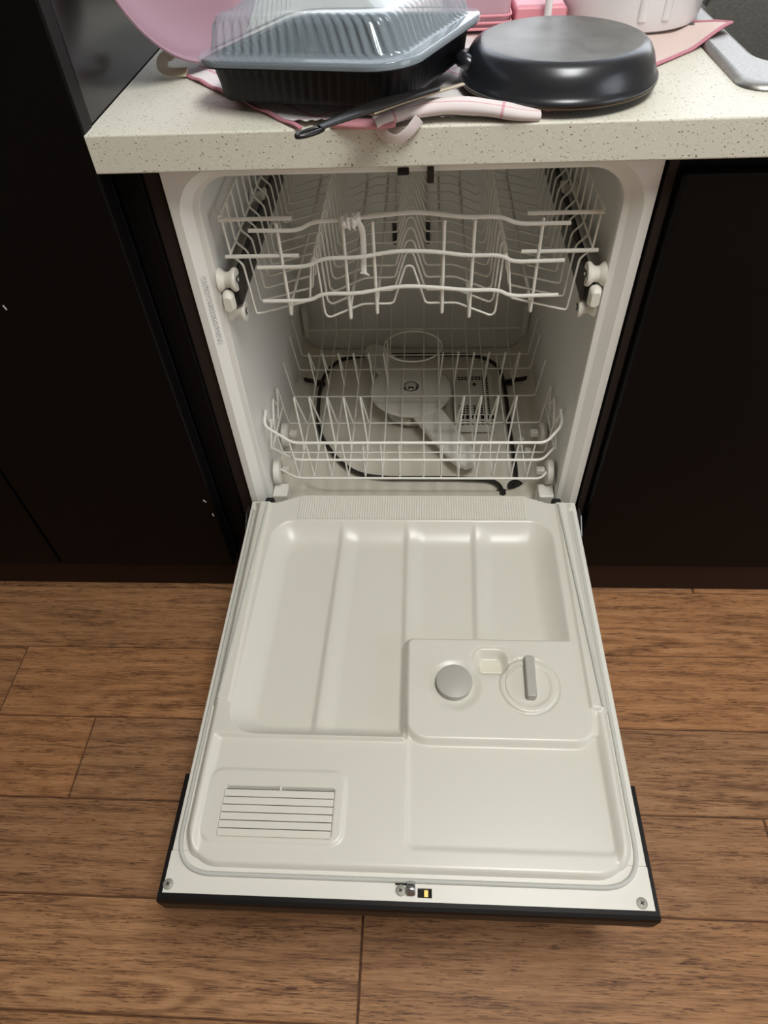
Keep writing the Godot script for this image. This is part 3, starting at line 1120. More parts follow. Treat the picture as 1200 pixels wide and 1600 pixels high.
func door(w: Node3D) -> void:
	# white frame plate with a black outer panel under it
	var mb := MB.new()
	var yt := 0.2662
	slab(DX - 0.3000, DX - 0.262, 0.236, yt, 0.006, 0.6120, 0.0015, mb)
	slab(DX + 0.262, DX + 0.2995, 0.236, yt, 0.006, 0.6120, 0.0015, mb)
	# near plate is split round the latch slot
	slab(DX - 0.3000, 0.0200, 0.236, yt, 0.612, 0.6600, 0.0, mb)
	slab(0.0375, DX + 0.2995, 0.236, yt, 0.612, 0.6600, 0.0, mb)
	slab(0.0200, 0.0375, 0.236, yt, 0.612, 0.6450, 0.0, mb)
	slab(0.0200, 0.0375, 0.236, yt, 0.6555, 0.6600, 0.0, mb)
	var d := part(w, "door", mb.mesh(), M.white, "white inner plate of the open door")
	part(d, "outer_panel", slab(DX - 0.300, DX + 0.2995, 0.205, 0.2355, 0.006, 0.6, 0.002).mesh(), M.black_plastic, "black outer panel")
	# black control console wraps the near edge
	var cn := MB.new()
	var prof := [Vector2(0.514, 0.2655), Vector2(0.514, 0.200), Vector2(0.650, 0.200), Vector2(0.663, 0.207), Vector2(0.6695, 0.225), Vector2(0.6705, 0.258), Vector2(0.6690, 0.2640), Vector2(0.6650, 0.2655)]
	var xs := [DX - 0.3055, DX - 0.3048, DX + 0.3038, DX + 0.3045]
	for i in prof.size():
		var p: Vector2 = prof[i]
		var q: Vector2 = prof[(i + 1) % prof.size()]
		var nn := Vector3(0, (q - p).x * -1.0, 0)
		var e := q - p
		nn = Vector3(0, -e.x, e.y).normalized()
		if p.x > 0.66 and q.x < 0.6:
			# top: only a thin border beyond the white plate
			continue
		if p.x < 0.6 and q.x < 0.6:
			continue
		mb = cn
		mb.flat(Vector3(DX - 0.3055, p.y, p.x), Vector3(DX + 0.3045, p.y, p.x), Vector3(DX + 0.3045, q.y, q.x), Vector3(DX - 0.3055, q.y, q.x), nn)
	cn.flat(Vector3(DX - 0.3055, 0.2655, 0.6602), Vector3(DX + 0.3045, 0.2655, 0.6602), Vector3(DX + 0.3045, 0.2655, 0.6650), Vector3(DX - 0.3055, 0.2655, 0.6650), Vector3.UP)
	for s in [-1, 1]:
		var xo := DX + (0.3045 if s > 0 else -0.3055)
		var xi := DX + (0.2997 if s > 0 else -0.3002)
		cn.flat(Vector3(xo, 0.2655, 0.514), Vector3(xi, 0.2655, 0.514), Vector3(xi, 0.2655, 0.6602), Vector3(xo, 0.2655, 0.6602), Vector3.UP)
		var ids := []
		for p in prof:
			ids.append(cn.add(Vector3(xo, p.y, p.x), Vector3(s, 0, 0)))
		for k in range(1, prof.size() - 1):
			cn.tri(ids[0], ids[k], ids[k + 1])
	cn.flat(Vector3(DX - 0.3055, 0.2655, 0.514), Vector3(DX - 0.3055, 0.2, 0.514), Vector3(DX - 0.2995, 0.2, 0.514), Vector3(DX - 0.2995, 0.2655, 0.514), Vector3(0, 0, -1))
	cn.flat(Vector3(DX + 0.3045, 0.2655, 0.514), Vector3(DX + 0.3045, 0.2, 0.514), Vector3(DX + 0.2990, 0.2, 0.514), Vector3(DX + 0.2990, 0.2655, 0.514), Vector3(0, 0, -1))
	part(d, "control_console", cn.mesh(), M.black_plastic, "black console edge")
	# moulded liner
	var lm := MB.new()
	field(lm, DX - 0.2915, DX + 0.2895, 290, 0.004, 0.638, 317, liner_h, liner_keep)
	# hinge edge drops down into the tub
	lm.flat(Vector3(DX - 0.206, YR, 0.006), Vector3(DX + 0.206, YR, 0.006), Vector3(DX + 0.206, 0.245, 0.004), Vector3(DX - 0.206, 0.245, 0.004), Vector3(0, 0, -1))
	for s in [-1, 1]:
		lm.flat(Vector3(DX + s * 0.206, YR, 0.006), Vector3(DX + s * 0.2485, YR, 0.0225), Vector3(DX + s * 0.2485, 0.245, 0.0225), Vector3(DX + s * 0.206, 0.245, 0.006), Vector3(s * 0.36, 0, -0.93))
		lm.flat(Vector3(DX + s * 0.2485, YR, 0.0225), Vector3(DX + s * 0.288, YR, 0.0225), Vector3(DX + s * 0.288, 0.245, 0.0225), Vector3(DX + s * 0.2485, 0.245, 0.0225), Vector3(0, 0, -1))
	part(d, "liner", lm.mesh(), M.liner, "moulded white plastic liner")
	# ribbed strip next to the hinge
	var rm := MB.new()
	var nr := 92
	for i in nr:
		var xa := DX - 0.2055 + 0.411 * i / nr
		var xb := DX - 0.2055 + 0.411 * (i + 1) / nr
		var xm := (xa + xb) / 2
		var ya := YR + 0.0002
		var ym := YR + 0.0012
		rm.flat(Vector3(xa, ya, 0.008), Vector3(xm, ym, 0.008), Vector3(xm, ym, 0.061), Vector3(xa, ya, 0.061), Vector3(-0.4, 0.9, 0).normalized())
		rm.flat(Vector3(xm, ym, 0.008), Vector3(xb, ya, 0.008), Vector3(xb, ya, 0.061), Vector3(xm, ym, 0.061), Vector3(0.4, 0.9, 0).normalized())
	part(d, "ribbed_strip", rm.mesh(), M.liner)
	# grey vinyl bead round the liner
	var sm := MB.new()
	tube(sm, rounded([Vector3(DX - 0.2915, 0.2672, 0.03), Vector3(DX - 0.2915, 0.2672, 0.6375), Vector3(DX + 0.2895, 0.2672, 0.6375), Vector3(DX + 0.2895, 0.2672, 0.03)], 0.05, 12), 0.0030, 8)
	part(d, "seal_bead", sm.mesh(), M.seal)
	# tall side beads on the hinge half, ending at the notch
	for s in [-1, 1]:
		var bd := MB.new()
		tube(bd, rounded([Vector3(DX + s * 0.2640, 0.2850, 0.028), Vector3(DX + s * 0.2775, 0.2832, 0.41)], 0.001, 2), 0.0022, 8)
		part(d, "side_bead", bd.mesh(), M.seal)
		# hooks beside the hinge
		var hk := MB.new()
		box(hk, Vector3(DX + s * 0.2630, 0.270, 0.0140), Vector3(0.0165, 0.022, 0.0130), 0.003)
		part(d, "hook", hk.mesh(), M.dark_hole)
		# hinge arm plate
		var hp := [Vector2(0.2515, 0.0055), Vector2(0.2545, 0.028), Vector2(0.2340, 0.060), Vector2(0.2080, 0.0645), Vector2(0.2080, 0.0055)]
		var hm := MB.new()
		for xo in [0.3085, 0.3105]:
			var ids := []
			for p in hp:
				ids.append(hm.add(Vector3(DX + s * xo, p.x, p.y), Vector3(s if xo > 0.3095 else -s, 0, 0)))
			for k in range(1, hp.size() - 1):
				hm.tri(ids[0], ids[k], ids[k + 1])
		for k in hp.size():
			var p: Vector2 = hp[k]
			var q: Vector2 = hp[(k + 1) % hp.size()]
			hm.flat(Vector3(DX + s * 0.3085, p.x, p.y), Vector3(DX + s * 0.3105, p.x, p.y), Vector3(DX + s * 0.3105, q.x, q.y), Vector3(DX + s * 0.3085, q.x, q.y), Vector3(0, (q - p).y, -(q - p).x).normalized())
		part(d, "hinge_arm", hm.mesh(), M.hinge, "grey metal hinge arm")
	# detergent knob, dial with bar handle
	var km := MB.new()
	lathe(km, [Vector2(0.0255, -0.006), Vector2(0.0268, 0.006), Vector2(0.0262, 0.0078), Vector2(0.0245, 0.0086), Vector2(0.0, 0.0086)], 40, Transform3D(Basis(), Vector3(DX + 0.0680, YR, 0.3775)))
	part(d, "rinse_cap", km.mesh(), M.grey_plastic, "round grey cap")
	var hb := MB.new()
	box(hb, Vector3(DX + 0.1790, YR + 0.0062, 0.3690), Vector3(0.0145, 0.0135, 0.0665), 0.0025, Basis(Vector3.UP, -0.03))
	part(d, "dispenser_handle", hb.mesh(), M.grey_plastic, "grey bar handle")
	var rg := MB.new()
	var arc := PackedVector3Array()
	for k in 25:
		var a := deg_to_rad(100.0 + 160.0 * k / 24)
		arc.append(Vector3(DX + 0.1765 + 0.0325 * cos(a) - 0.0, YR + 0.0006, 0.379 + 0.0325 * -sin(a + PI)))
	tube(rg, arc, 0.0020, 6)
	part(d, "dispenser_rim", rg.mesh(), M.liner)
	var cr := MB.new()
	box(cr, Vector3(DX + 0.1240, YR - 0.0125, 0.345), Vector3(0.034, 0.004, 0.022), 0.0018, Basis(Vector3.RIGHT, -0.18))
	part(d, "dispenser_cup", cr.mesh(), M.cream, "cream inner cup")
	# vent slats
	var hx := -0.169 + DX
	part(d, "vent_back", slab(hx - 0.0735, hx + 0.0735, 0.262, 0.2655, 0.5325, 0.594, 0.0005).mesh(), M.dark_hole)
	for k in 6:
		var vm := MB.new()
		box(vm, Vector3(hx, YR - 0.0032, 0.5415 + 0.00985 * k), Vector3(0.1475, 0.0022, 0.0090), 0.0007, Basis(Vector3.RIGHT, 0.20))
		part(d, "vent_slat", vm.mesh(), M.liner)
	var tb := MB.new()
	box(tb, Vector3(hx + 0.002, YR - 0.001, 0.5345), Vector3(0.004, 0.003, 0.008), 0.001)
	part(d, "vent_tab", tb.mesh(), M.liner)
	# screws, latch hook and strike window
	for q in [[-0.2912, 0.6507], [0.2888, 0.6523], [-0.0006, 0.6482]]:
		var s2 := MB.new()
		var xf := Transform3D(Basis(Vector3.UP, 0.5), Vector3(q[0], 0.2662, q[1]))
		lathe(s2, [Vector2(0.0066, 0.0), Vector2(0.0064, 0.0009), Vector2(0.0050, 0.0015), Vector2(0.0, 0.0017)], 20, xf)
		var so := part(d, "screw", s2.mesh(), M.zinc)
		var cx := MB.new()
		box(cx, xf * Vector3(0, 0.0016, 0), Vector3(0.0052, 0.0009, 0.0011), 0.0001, xf.basis)
		box(cx, xf * Vector3(0, 0.0016, 0), Vector3(0.0011, 0.00092, 0.0052), 0.0001, xf.basis)
		part(d, "screw_slot", cx.mesh(), M.dark_hole)
	var lt := MB.new()
	tube(lt, rounded([Vector3(0.0118, 0.269, 0.6385), Vector3(0.0118, 0.2740, 0.6440), Vector3(0.0118, 0.2755, 0.6490), Vector3(0.0118, 0.2690, 0.6535)], 0.003, 5), 0.0055, 8, false, 1.0, 0.22, Vector3(0, 0.6, 0.8))
	part(d, "latch_hook", lt.mesh(), M.steel, "bright steel latch hook")
	part(d, "latch_slot", slab(-0.0075, 0.0165, 0.2660, 0.2667, 0.6395, 0.6425, 0.0001).mesh(), M.dark_hole)
	part(d, "latch_window", slab(0.0202, 0.0373, 0.240, 0.2600, 0.6452, 0.6553, 0.0005).mesh(), M.dark_hole)
	part(d, "latch_keeper", slab(0.0275, 0.0335, 0.255, 0.2645, 0.6460, 0.6545, 0.0008).mesh(), M.brass)


# ---------------------------------------------------------------- racks
func upper_rack() -> void:
	var r := thing("dish_rack", "upper white coated wire dish rack hanging on black side rails, with wavy front bars", "dish rack", Vector3(DX, 0.63, -0.27), "dishwasher racks")
	var half := [Vector2(0.0050, 0.7105), Vector2(0.0237, 0.6514), Vector2(0.069, 0.6514), Vector2(0.1205, 0.6290), Vector2(0.1262, 0.6350), Vector2(0.1300, 0.7205), Vector2(0.1334, 0.7262), Vector2(0.1380, 0.7170), Vector2(0.1465, 0.6580), Vector2(0.2300, 0.6365), Vector2(0.2350, 0.7170), Vector2(0.2495, 0.7310), Vector2(0.2520, 0.7880)]
	var full := []
	for k in range(half.size() - 1, -1, -1):
		full.append(Vector3(DX - half[k].x, half[k].y, 0))
	for k in half.size():
		full.append(Vector3(DX + half[k].x, half[k].y, 0))
	var wm := MB.new()
	tube(wm, rounded(full, 0.0055, 4), 0.0016, 7)
	var wmesh := wm.mesh()
	for k in 13:
		var o := part(r, "cross_wire", wmesh, M.wire)
		o.position.z += -0.040 - 0.0368 * k
	for q in [[0.0478, 0.6365, 0.6465], [0.088, 0.6285, 0.6400], [0.177, 0.6365, 0.6470]]:
		for s in [-1, 1]:
			var x: float = DX + s * q[0]
			var m := MB.new()
			tube(m, rounded([Vector3(x, 0.777, -0.0335), Vector3(x, q[1], -0.0365), Vector3(x, q[1] + 0.001, -0.0425), Vector3(x, q[2], -0.052), Vector3(x, q[2], -0.485), Vector3(x, 0.775, -0.492)], 0.004, 4), 0.0024, 8)
			part(r, "long_wire", m.mesh(), M.wire)
	var bars := [
		[Vector2(-0.2150, 0.7698), Vector2(-0.1471, 0.7684), Vector2(-0.1268, 0.7807), Vector2(-0.0912, 0.7812), Vector2(-0.0612, 0.7845), Vector2(0.0020, 0.7902), Vector2(0.0298, 0.7882), Vector2(0.0716, 0.7820), Vector2(0.1228, 0.7820), Vector2(0.1418, 0.7717), Vector2(0.2122, 0.7717)],
		[Vector2(-0.2132, 0.7165), Vector2(-0.1406, 0.7168), Vector2(-0.1197, 0.7288), Vector2(-0.0664, 0.7288), Vector2(-0.0278, 0.7362), Vector2(0.0014, 0.7376), Vector2(0.0391, 0.7354), Vector2(0.0800, 0.7288), Vector2(0.1262, 0.7292), Vector2(0.1417, 0.7187), Vector2(0.2123, 0.7199)],
		[Vector2(-0.2135, 0.6639), Vector2(-0.1427, 0.6638), Vector2(-0.1257, 0.6750), Vector2(-0.0732, 0.6740), Vector2(-0.03, 0.6825), Vector2(0.0008, 0.6851), Vector2(0.0493, 0.6809), Vector2(0.0858, 0.6765), Vector2(0.1264, 0.6772), Vector2(0.1441, 0.6665), Vector2(0.2117, 0.6676)],
	]
	for b in bars:
		var pts := []
		for p in b:
			pts.append(Vector3(DX + p.x, p.y, -0.030))
		var m := MB.new()
		tube(m, rounded(pts, 0.018, 6), 0.0029, 8)
		part(r, "front_bar", m.mesh(), M.wire, "thick wavy front bar")
	for s in [-1, 1]:
		for q in [[0.1560, 0.2545, 0.7824], [0.1535, 0.2565, 0.7300]]:
			var m := MB.new()
			tube(m, PackedVector3Array([Vector3(DX + s * q[0], q[2], -0.0365), Vector3(DX + s * q[1], q[2], -0.0365)]), 0.0029, 8)
			part(r, "side_bar", m.mesh(), M.wire)
		var tm := MB.new()
		tube(tm, PackedVector3Array([Vector3(DX + s * 0.2535, 0.786, -0.036), Vector3(DX + s * 0.2535, 0.786, -0.482)]), 0.0021, 8)
		part(r, "rim_wire", tm.mesh(), M.wire)
		var jm := MB.new()
		tube(jm, PackedVector3Array([Vector3(DX + s * 0.2490, 0.733, -0.036), Vector3(DX + s * 0.2490, 0.733, -0.482)]), 0.0018, 8)
		part(r, "rim_wire", jm.mesh(), M.wire)
		# black rail with a white end stop
		var rl := MB.new()
		box(rl, Vector3(DX + s * 0.2445, 0.6845, -0.262), Vector3(0.0050, 0.0420, 0.480), 0.0012)
		box(rl, Vector3(DX + s * 0.2540, 0.6745, -0.262), Vector3(0.0140, 0.0240, 0.480), 0.0015)
		part(r, "rail", rl.mesh(), M.rail, "black side rail")
		var en := MB.new()
		var rings := []
		for k in 6:
			var t := float(k) / 5
			var sc := 1.0 - 0.35 * t * t
			rings.append(ring_xy(rrect(DX + s * 0.2585 - 0.0085 * sc, DX + s * 0.2585 + 0.0085 * sc, 0.6745 - 0.0165 * sc, 0.6745 + 0.0165 * sc, 0.0075 * sc, 5), -0.016 + 0.013 * t))
		loft(en, rings, true, true)
		part(r, "end_stop", en.mesh(), M.wheel, "white rail end stop")
	# torn strip of cloth tied to the top bar
	var t := thing("cloth_strip", "torn white cloth strip tied on the top front bar of the upper rack", "cloth strip", Vector3(-0.06, 0.70, -0.036))
	var km := MB.new()
	var coil := PackedVector3Array()
	var cr := PackedFloat32Array()
	for k in 40:
		var u := float(k) / 39
		var a := u * TAU * 3.2
		var bump := 1.0 + 0.35 * sin(k * 2.3)
		coil.append(Vector3(-0.0840 + 0.021 * u, 0.7800 + 0.0018 * u + 0.0042 * cos(a) * bump, -0.0300 + 0.0042 * sin(a) * bump))
		cr.append(0.0046 * (0.75 + 0.45 * absf(sin(k * 1.7))))
	tube(km, coil, 0.003, 7, false, 1.0, 1.0, Vector3.ZERO, cr)
	for f in [[Vector3(-0.0790, 0.777, -0.026), Vector3(-0.0735, 0.7705, -0.0235)], [Vector3(-0.072, 0.777, -0.026), Vector3(-0.0665, 0.7700, -0.0240)], [Vector3(-0.070, 0.786, -0.027), Vector3(-0.0640, 0.7900, -0.0260)]]:
		tube(km, PackedVector3Array([f[0], (f[0] as Vector3).lerp(f[1], 0.5) + Vector3(0.001, 0, 0.001), f[1]]), 0.003, 6, false, 1.0, 1.0, Vector3.ZERO, PackedFloat32Array([0.003, 0.0022, 0.0006]))
	part(t, "knot", km.mesh(), M.paper)
	var tail := MB.new()
	tube(tail, rounded([Vector3(-0.0655, 0.7845, -0.0265), Vector3(-0.0592, 0.7750, -0.0265), Vector3(-0.0580, 0.7600, -0.0345), Vector3(-0.0588, 0.7300, -0.0375), Vector3(-0.0600, 0.7150, -0.0375), Vector3(-0.0602, 0.7015, -0.0370)], 0.012, 6), 0.0042, 10, false, 1.0, 0.3, Vector3(0, 0, 1))
	tube(tail, PackedVector3Array([Vector3(-0.0600, 0.7020, -0.0370), Vector3(-0.0555, 0.7000, -0.0365), Vector3(-0.0525, 0.6975, -0.0360)]), 0.003, 6, false, 1.0, 1.0, Vector3.ZERO, PackedFloat32Array([0.0025, 0.0018, 0.0006]))
	tube(tail, PackedVector3Array([Vector3(-0.0610, 0.7020, -0.0370), Vector3(-0.0650, 0.7020, -0.0365)]), 0.0016, 6)
	part(t, "tail", tail.mesh(), M.paper)


func lower_rack() -> void:
	var r := thing("dish_rack", "lower white coated wire dish rack with rows of hairpin tines, near the tub floor", "dish rack", Vector3(DX, 0.258, -0.27), "dishwasher racks")
	var zs := [-0.103, -0.189, -0.274, -0.367, -0.419]
	for k in zs.size():
		var z: float = zs[k]
		var pts := []
		var top := 0.3766 + (0.006 if k == 4 else 0.0)
		for s in [-1, 1]:
			var side := [Vector3(DX + s * 0.2635, top - 0.045, z + 0.036), Vector3(DX + s * 0.2630, top - 0.006, z + 0.004), Vector3(DX + s * 0.2625, top, z), Vector3(DX + s * 0.2535, 0.2884, z)]
			if k > 1:
				side = [Vector3(DX + s * 0.2635, top, z), Vector3(DX + s * 0.2535, 0.2884, z)]
			if s == 1:
				side.reverse()
			pts.append_array(side)
		var m := MB.new()
		tube(m, rounded(pts, 0.006, 4), 0.0016, 8)
		part(r, "cross_wire", m.mesh(), M.wire)
	# front bars with bent ends
	for q in [[0.3765, -0.0355, 0.213, 0.2640, 0.3995, -0.0560, 0.0028], [0.3340, -0.0355, 0.2120, 0.2600, 0.3350, -0.066, 0.0024], [0.2875, -0.0340, 0.2160, 0.2600, 0.2860, -0.064, 0.0024]]:
		var m := MB.new()
		var pts := [Vector3(DX - q[3], q[4], q[5]), Vector3(DX - q[2], q[0], q[1]), Vector3(DX + q[2] + 0.024, q[0], q[1]), Vector3(DX + q[3], q[4], q[5])]
		if q[6] > 0.0026:
			pts.push_front(Vector3(DX - 0.2625, 0.412, -0.082))
			pts.append(Vector3(DX + 0.2625, 0.412, -0.082))
		tube(m, rounded(pts, 0.012, 5), q[6], 8)
		part(r, "front_bar", m.mesh(), M.wire, "thick front bar")
	# side zigzag between the front corner and the back
	for s in [-1, 1]:
		var m := MB.new()
		var x: float = DX + s * 0.2645
		tube(m, rounded([Vector3(x, 0.412, -0.082), Vector3(x, 0.338, -0.110), Vector3(x, 0.384, -0.150), Vector3(x, 0.345, -0.175), Vector3(x, 0.379, -0.189)], 0.006, 4), 0.0022, 8)
		part(r, "side_wire", m.mesh(), M.wire)
		var m2 := MB.new()
		tube(m2, rounded([Vector3(DX + s * 0.2600, 0.335, -0.066), Vector3(DX + s * 0.2600, 0.331, -0.19)], 0.006, 4), 0.0018, 8)
		part(r, "side_wire", m2.mesh(), M.wire)
	var bk := MB.new()
	tube(bk, PackedVector3Array([Vector3(DX - 0.25, 0.2885, -0.520), Vector3(DX + 0.25, 0.2885, -0.520)]), 0.0022, 8)
	part(r, "back_bar", bk.mesh(), M.wire)
	# long wires run front to back and turn up at both ends
	for q in [0.0222, 0.0550, 0.0870, 0.1190, 0.1505, 0.1840, 0.2130]:
		for s in [-1, 1]:
			var x: float = DX + s * q
			var xt: float = DX + s * (q + (0.0 if q < 0.1 else 0.006))
			var m := MB.new()
			tube(m, rounded([Vector3(xt, 0.378, -0.0365), Vector3(x, 0.2868, -0.0375), Vector3(x, 0.2852, -0.048), Vector3(x, 0.2852, -0.519), Vector3(x, 0.376, -0.5225)], 0.005, 4), 0.0016, 8)
			part(r, "long_wire", m.mesh(), M.wire)
	# hairpin tines, front row leans back, back row is short
	for s in [-1, 1]:
		for q in [0.0870, 0.1190, 0.1505, 0.1840, 0.2130]:
			if s == 1 and q > 0.2:
				continue
			var x: float = DX + s * q
			var xp: float = DX + s * (q + 0.010)
			var m := MB.new()
			tube(m, rounded([Vector3(x, 0.2865, -0.110), Vector3(x + s * 0.001, 0.3000, -0.122), Vector3(xp, 0.388, -0.144), Vector3(xp, 0.3895, -0.147), Vector3(xp, 0.388, -0.150), Vector3(x + s * 0.001, 0.3020, -0.176), Vector3(x, 0.2880, -0.189)], 0.006, 4), 0.0019, 8)
			part(r, "tine", m.mesh(), M.wire)
		for q in [0.0550, 0.0870, 0.1190, 0.1505, 0.1840, 0.2130]:
			var x: float = DX + s * q
			var xp: float = DX + s * (q + 0.007)
			var m := MB.new()
			tube(m, rounded([Vector3(x, 0.2858, -0.315), Vector3(x, 0.2890, -0.319), Vector3(xp, 0.358, -0.326), Vector3(xp, 0.3595, -0.328), Vector3(xp, 0.358, -0.330), Vector3(x + s * 0.005, 0.292, -0.362), Vector3(x + s * 0.004, 0.288, -0.366)], 0.004, 4), 0.0017, 8)
			part(r, "tine", m.mesh(), M.wire)
	# ring guard over the tower opening
	var ring := PackedVector3Array()
	for k in 40:
		var a := TAU * k / 40
		ring.append(Vector3(0.002 + 0.0615 * cos(a), 0.350, -0.3645 + 0.0545 * sin(a)))
	var rm := MB.new()
	tube(rm, ring, 0.0018, 8, true)
	part(r, "ring_guard", rm.mesh(), M.wire, "round wire guard over the hub")
	for s in [-1, 1]:
		for z in [-0.339, -0.390]:
			var m := MB.new()
			tube(m, PackedVector3Array([Vector3(0.002 + s * 0.0555, 0.2855, z), Vector3(0.002 + s * 0.0555, 0.350, z)]), 0.0016, 8)
			part(r, "guard_post", m.mesh(), M.wire)
	# wheels with axle blocks
	for s in [-1, 1]:
		for z in [-0.060, -0.165]:
			var m := MB.new()
			var xf := Transform3D(Basis(Vector3(0, 0, 1), -s * PI / 2), Vector3(DX + s * 0.2575, 0.279, z))
			lathe(m, [Vector2(0, -0.006), Vector2(0.0185, -0.006), Vector2(0.0225, -0.0045), Vector2(0.0235, -0.003), Vector2(0.0235, 0.005), Vector2(0.0225, 0.0065), Vector2(0.017, 0.0068), Vector2(0, 0.0068)], 36, xf, 30.0)
			var wh := part(r, "wheel", m.mesh(), M.wheel, "white plastic rack wheel")
			var a := MB.new()
			box(a, Vector3(DX + s * 0.242, 0.281, z - 0.001), Vector3(0.018, 0.013, 0.014), 0.003)
			part(wh, "axle_block", a.mesh(), M.wheel)


# ---------------------------------------------------------------- things on the counter
func on_the_counter() -> void:
	sink()
	towel()
	container()
	skillet()
	utensil()
	bowl()
	back_items()


func sink() -> void:
	var k := thing("sink", "brushed stainless steel drop-in sink with a rounded rim at the right of the counter", "sink", Vector3(0.7, 0.915, -0.3))
	var R := func(i: float, r: float, y: float) -> PackedVector3Array:
		return ring_xz(rrect(0.385 + i, 1.06 - i, -0.56 + i, -0.036 - i, r, 8), y)
	var mb := MB.new()
	loft(mb, [R.call(0.0, 0.034, 0.9152), R.call(0.0005, 0.034, 0.9180), R.call(0.004, 0.033, 0.9212), R.call(0.009, 0.031, 0.9225)])
	var inner := func(i: float, r: float, y: float) -> PackedVector3Array:
		return ring_xz(rrect(0.432 + i, 0.99 - i, -0.49 + i, -0.115 - i, r, 8), y)
	loft(mb, [R.call(0.009, 0.031, 0.9225), inner.call(-0.008, 0.05, 0.9222)])
	loft(mb, [inner.call(-0.008, 0.05, 0.9222), inner.call(-0.003, 0.048, 0.9205), inner.call(0.0, 0.045, 0.915), inner.call(0.006, 0.045, 0.76), inner.call(0.02, 0.04, 0.73), inner.call(0.05, 0.03, 0.724)], true, true)
	part(k, "basin", mb.mesh(), M.sink)


func towel() -> void:
	var t := thing("tea_towel", "white and pink tea towel spread on the counter under the container and skillet", "towel", Vector3(0.05, 0.916, -0.15))
	var F := Vector2(0.0, 0.167)
	var dl := Vector2(-0.303, -0.344)
	var dr := Vector2(0.4331, -0.4265)
	var nz := FastNoiseLite.new()
	nz.seed = 6
	nz.frequency = 9.0
	var ns := 70
	var h := func(x: float, z: float) -> float:
		var y := 0.9178 + 0.0012 * nz.get_noise_2d(x, z)
		# lift where the fold starts, and the raised right end by the jug
		y += 0.004 * sstep(0.0, 0.03, z)
		y += 0.012 * sstep(0.36, 0.43, x) * sstep(-0.40, -0.25, z)
		return y
	var mb := MB.new()
	var inside := func(p: Vector2) -> bool:
		return p.y < 0.034 - 0.02 * maxf(0.0, p.x + 0.02)
	var ids := {}
	for j in ns + 1:
		for i in ns + 1:
			var p := F + dl * (float(i) / ns) + dr * (float(j) / ns)
			if not inside.call(p):
				continue
			var e := 0.002
			var y: float = h.call(p.x, p.y)
			var hx: float = h.call(p.x + e, p.y)
			var hz: float = h.call(p.x, p.y + e)
			ids[Vector2i(i, j)] = mb.add(Vector3(p.x, y, p.y), Vector3(-(hx - y) / e, 1, -(hz - y) / e).normalized(), Vector2(float(j) / ns, float(i) / ns))
	for j in ns:
		for i in ns:
			var q := [Vector2i(i, j), Vector2i(i + 1, j), Vector2i(i + 1, j + 1), Vector2i(i, j + 1)]
			if q.all(func(a): return ids.has(a)):
				mb.quad(ids[q[0]], ids[q[1]], ids[q[2]], ids[q[3]])
	part(t, "cloth", mb.mesh(), M.towel)
	# pink hems along the two visible edges
	var left := PackedVector3Array()
	for k in 31:
		var p := F + dl * lerpf(0.37, 0.985, k / 30.0)
		left.append(Vector3(p.x, 0.9180 + 0.001 * sin(k * 1.1), p.y))
	var hem_a := MB.new()
	tube(hem_a, left, 0.0022, 8, false, 1.4, 0.8, Vector3.UP)
	var right := PackedVector3Array()
	for k in 41:
		var p := F + dr * lerpf(0.36, 1.0, k / 40.0)
		var hy: float = h.call(p.x, p.y)
		right.append(Vector3(p.x, hy, p.y))
	var hem_b := MB.new()
	tube(hem_b, right, 0.0022, 8, false, 1.4, 0.8, Vector3.UP)
	var back := PackedVector3Array()
	for k in 21:
		var p := F + dr + dl * (k / 20.0)
		var hy: float = h.call(p.x, p.y)
		back.append(Vector3(p.x, hy, p.y))
	var hem_c := MB.new()
	tube(hem_c, back, 0.0022, 8, false, 1.4, 0.8, Vector3.UP)
	for hm in [hem_a, hem_b, hem_c]:
		part(t, "hem", (hm as MB).mesh(), M.hem, "pink hem")
	# rolled front fold
	var roll := MB.new()
	var rp := PackedVector3Array()
	var rr := PackedFloat32Array()
	var base := rounded([Vector3(-0.030, 0.9220, 0.043), Vector3(-0.010, 0.9265, 0.036), Vector3(0.020, 0.9290, 0.024), Vector3(0.060, 0.9300, 0.021), Vector3(0.100, 0.9270, 0.026), Vector3(0.128, 0.9225, 0.030), Vector3(0.148, 0.9195, 0.026)], 0.02, 6)
	for k in base.size():
		var u := float(k) / (base.size() - 1)
		rp.append(base[k])
		rr.append(0.0100 * (0.62 + 0.42 * sqrt(sin(PI * clampf(0.04 + 0.90 * u, 0.0, 1.0)))) * (1.0 + 0.035 * sin(k * 0.7)))
	tube(roll, rp, 0.01, 16, false, 1.25, 0.78, Vector3.UP, rr)
	part(t, "fold", roll.mesh(), M.fold, "rolled front fold")
	var cor := MB.new()
	tube(cor, rounded([Vector3(-0.075, 0.9190, 0.030), Vector3(-0.050, 0.9205, 0.040), Vector3(-0.028, 0.9200, 0.0415), Vector3(-0.008, 0.9215, 0.041)], 0.012, 5), 0.0085, 10, false, 1.1, 0.55, Vector3.UP)
	part(t, "corner", cor.mesh(), M.cloth_pink, "pink folded corner")
	# white hanging loop over the counter edge
	var lp := MB.new()
	tube(lp, rounded([Vector3(-0.0240, 0.9165, 0.0405), Vector3(-0.0190, 0.9085, 0.0440), Vector3(-0.0060, 0.9040, 0.0450), Vector3(0.0075, 0.9120, 0.0450), Vector3(0.0185, 0.9240, 0.0410)], 0.012, 8), 0.0072, 10, false, 1.0, 0.16, Vector3(0, -0.5, 0.86))
	part(t, "hanging_loop", lp.mesh(), M.cloth_white, "white hanging loop")
	# curled beige tab at the far left corner
	var cu := MB.new()
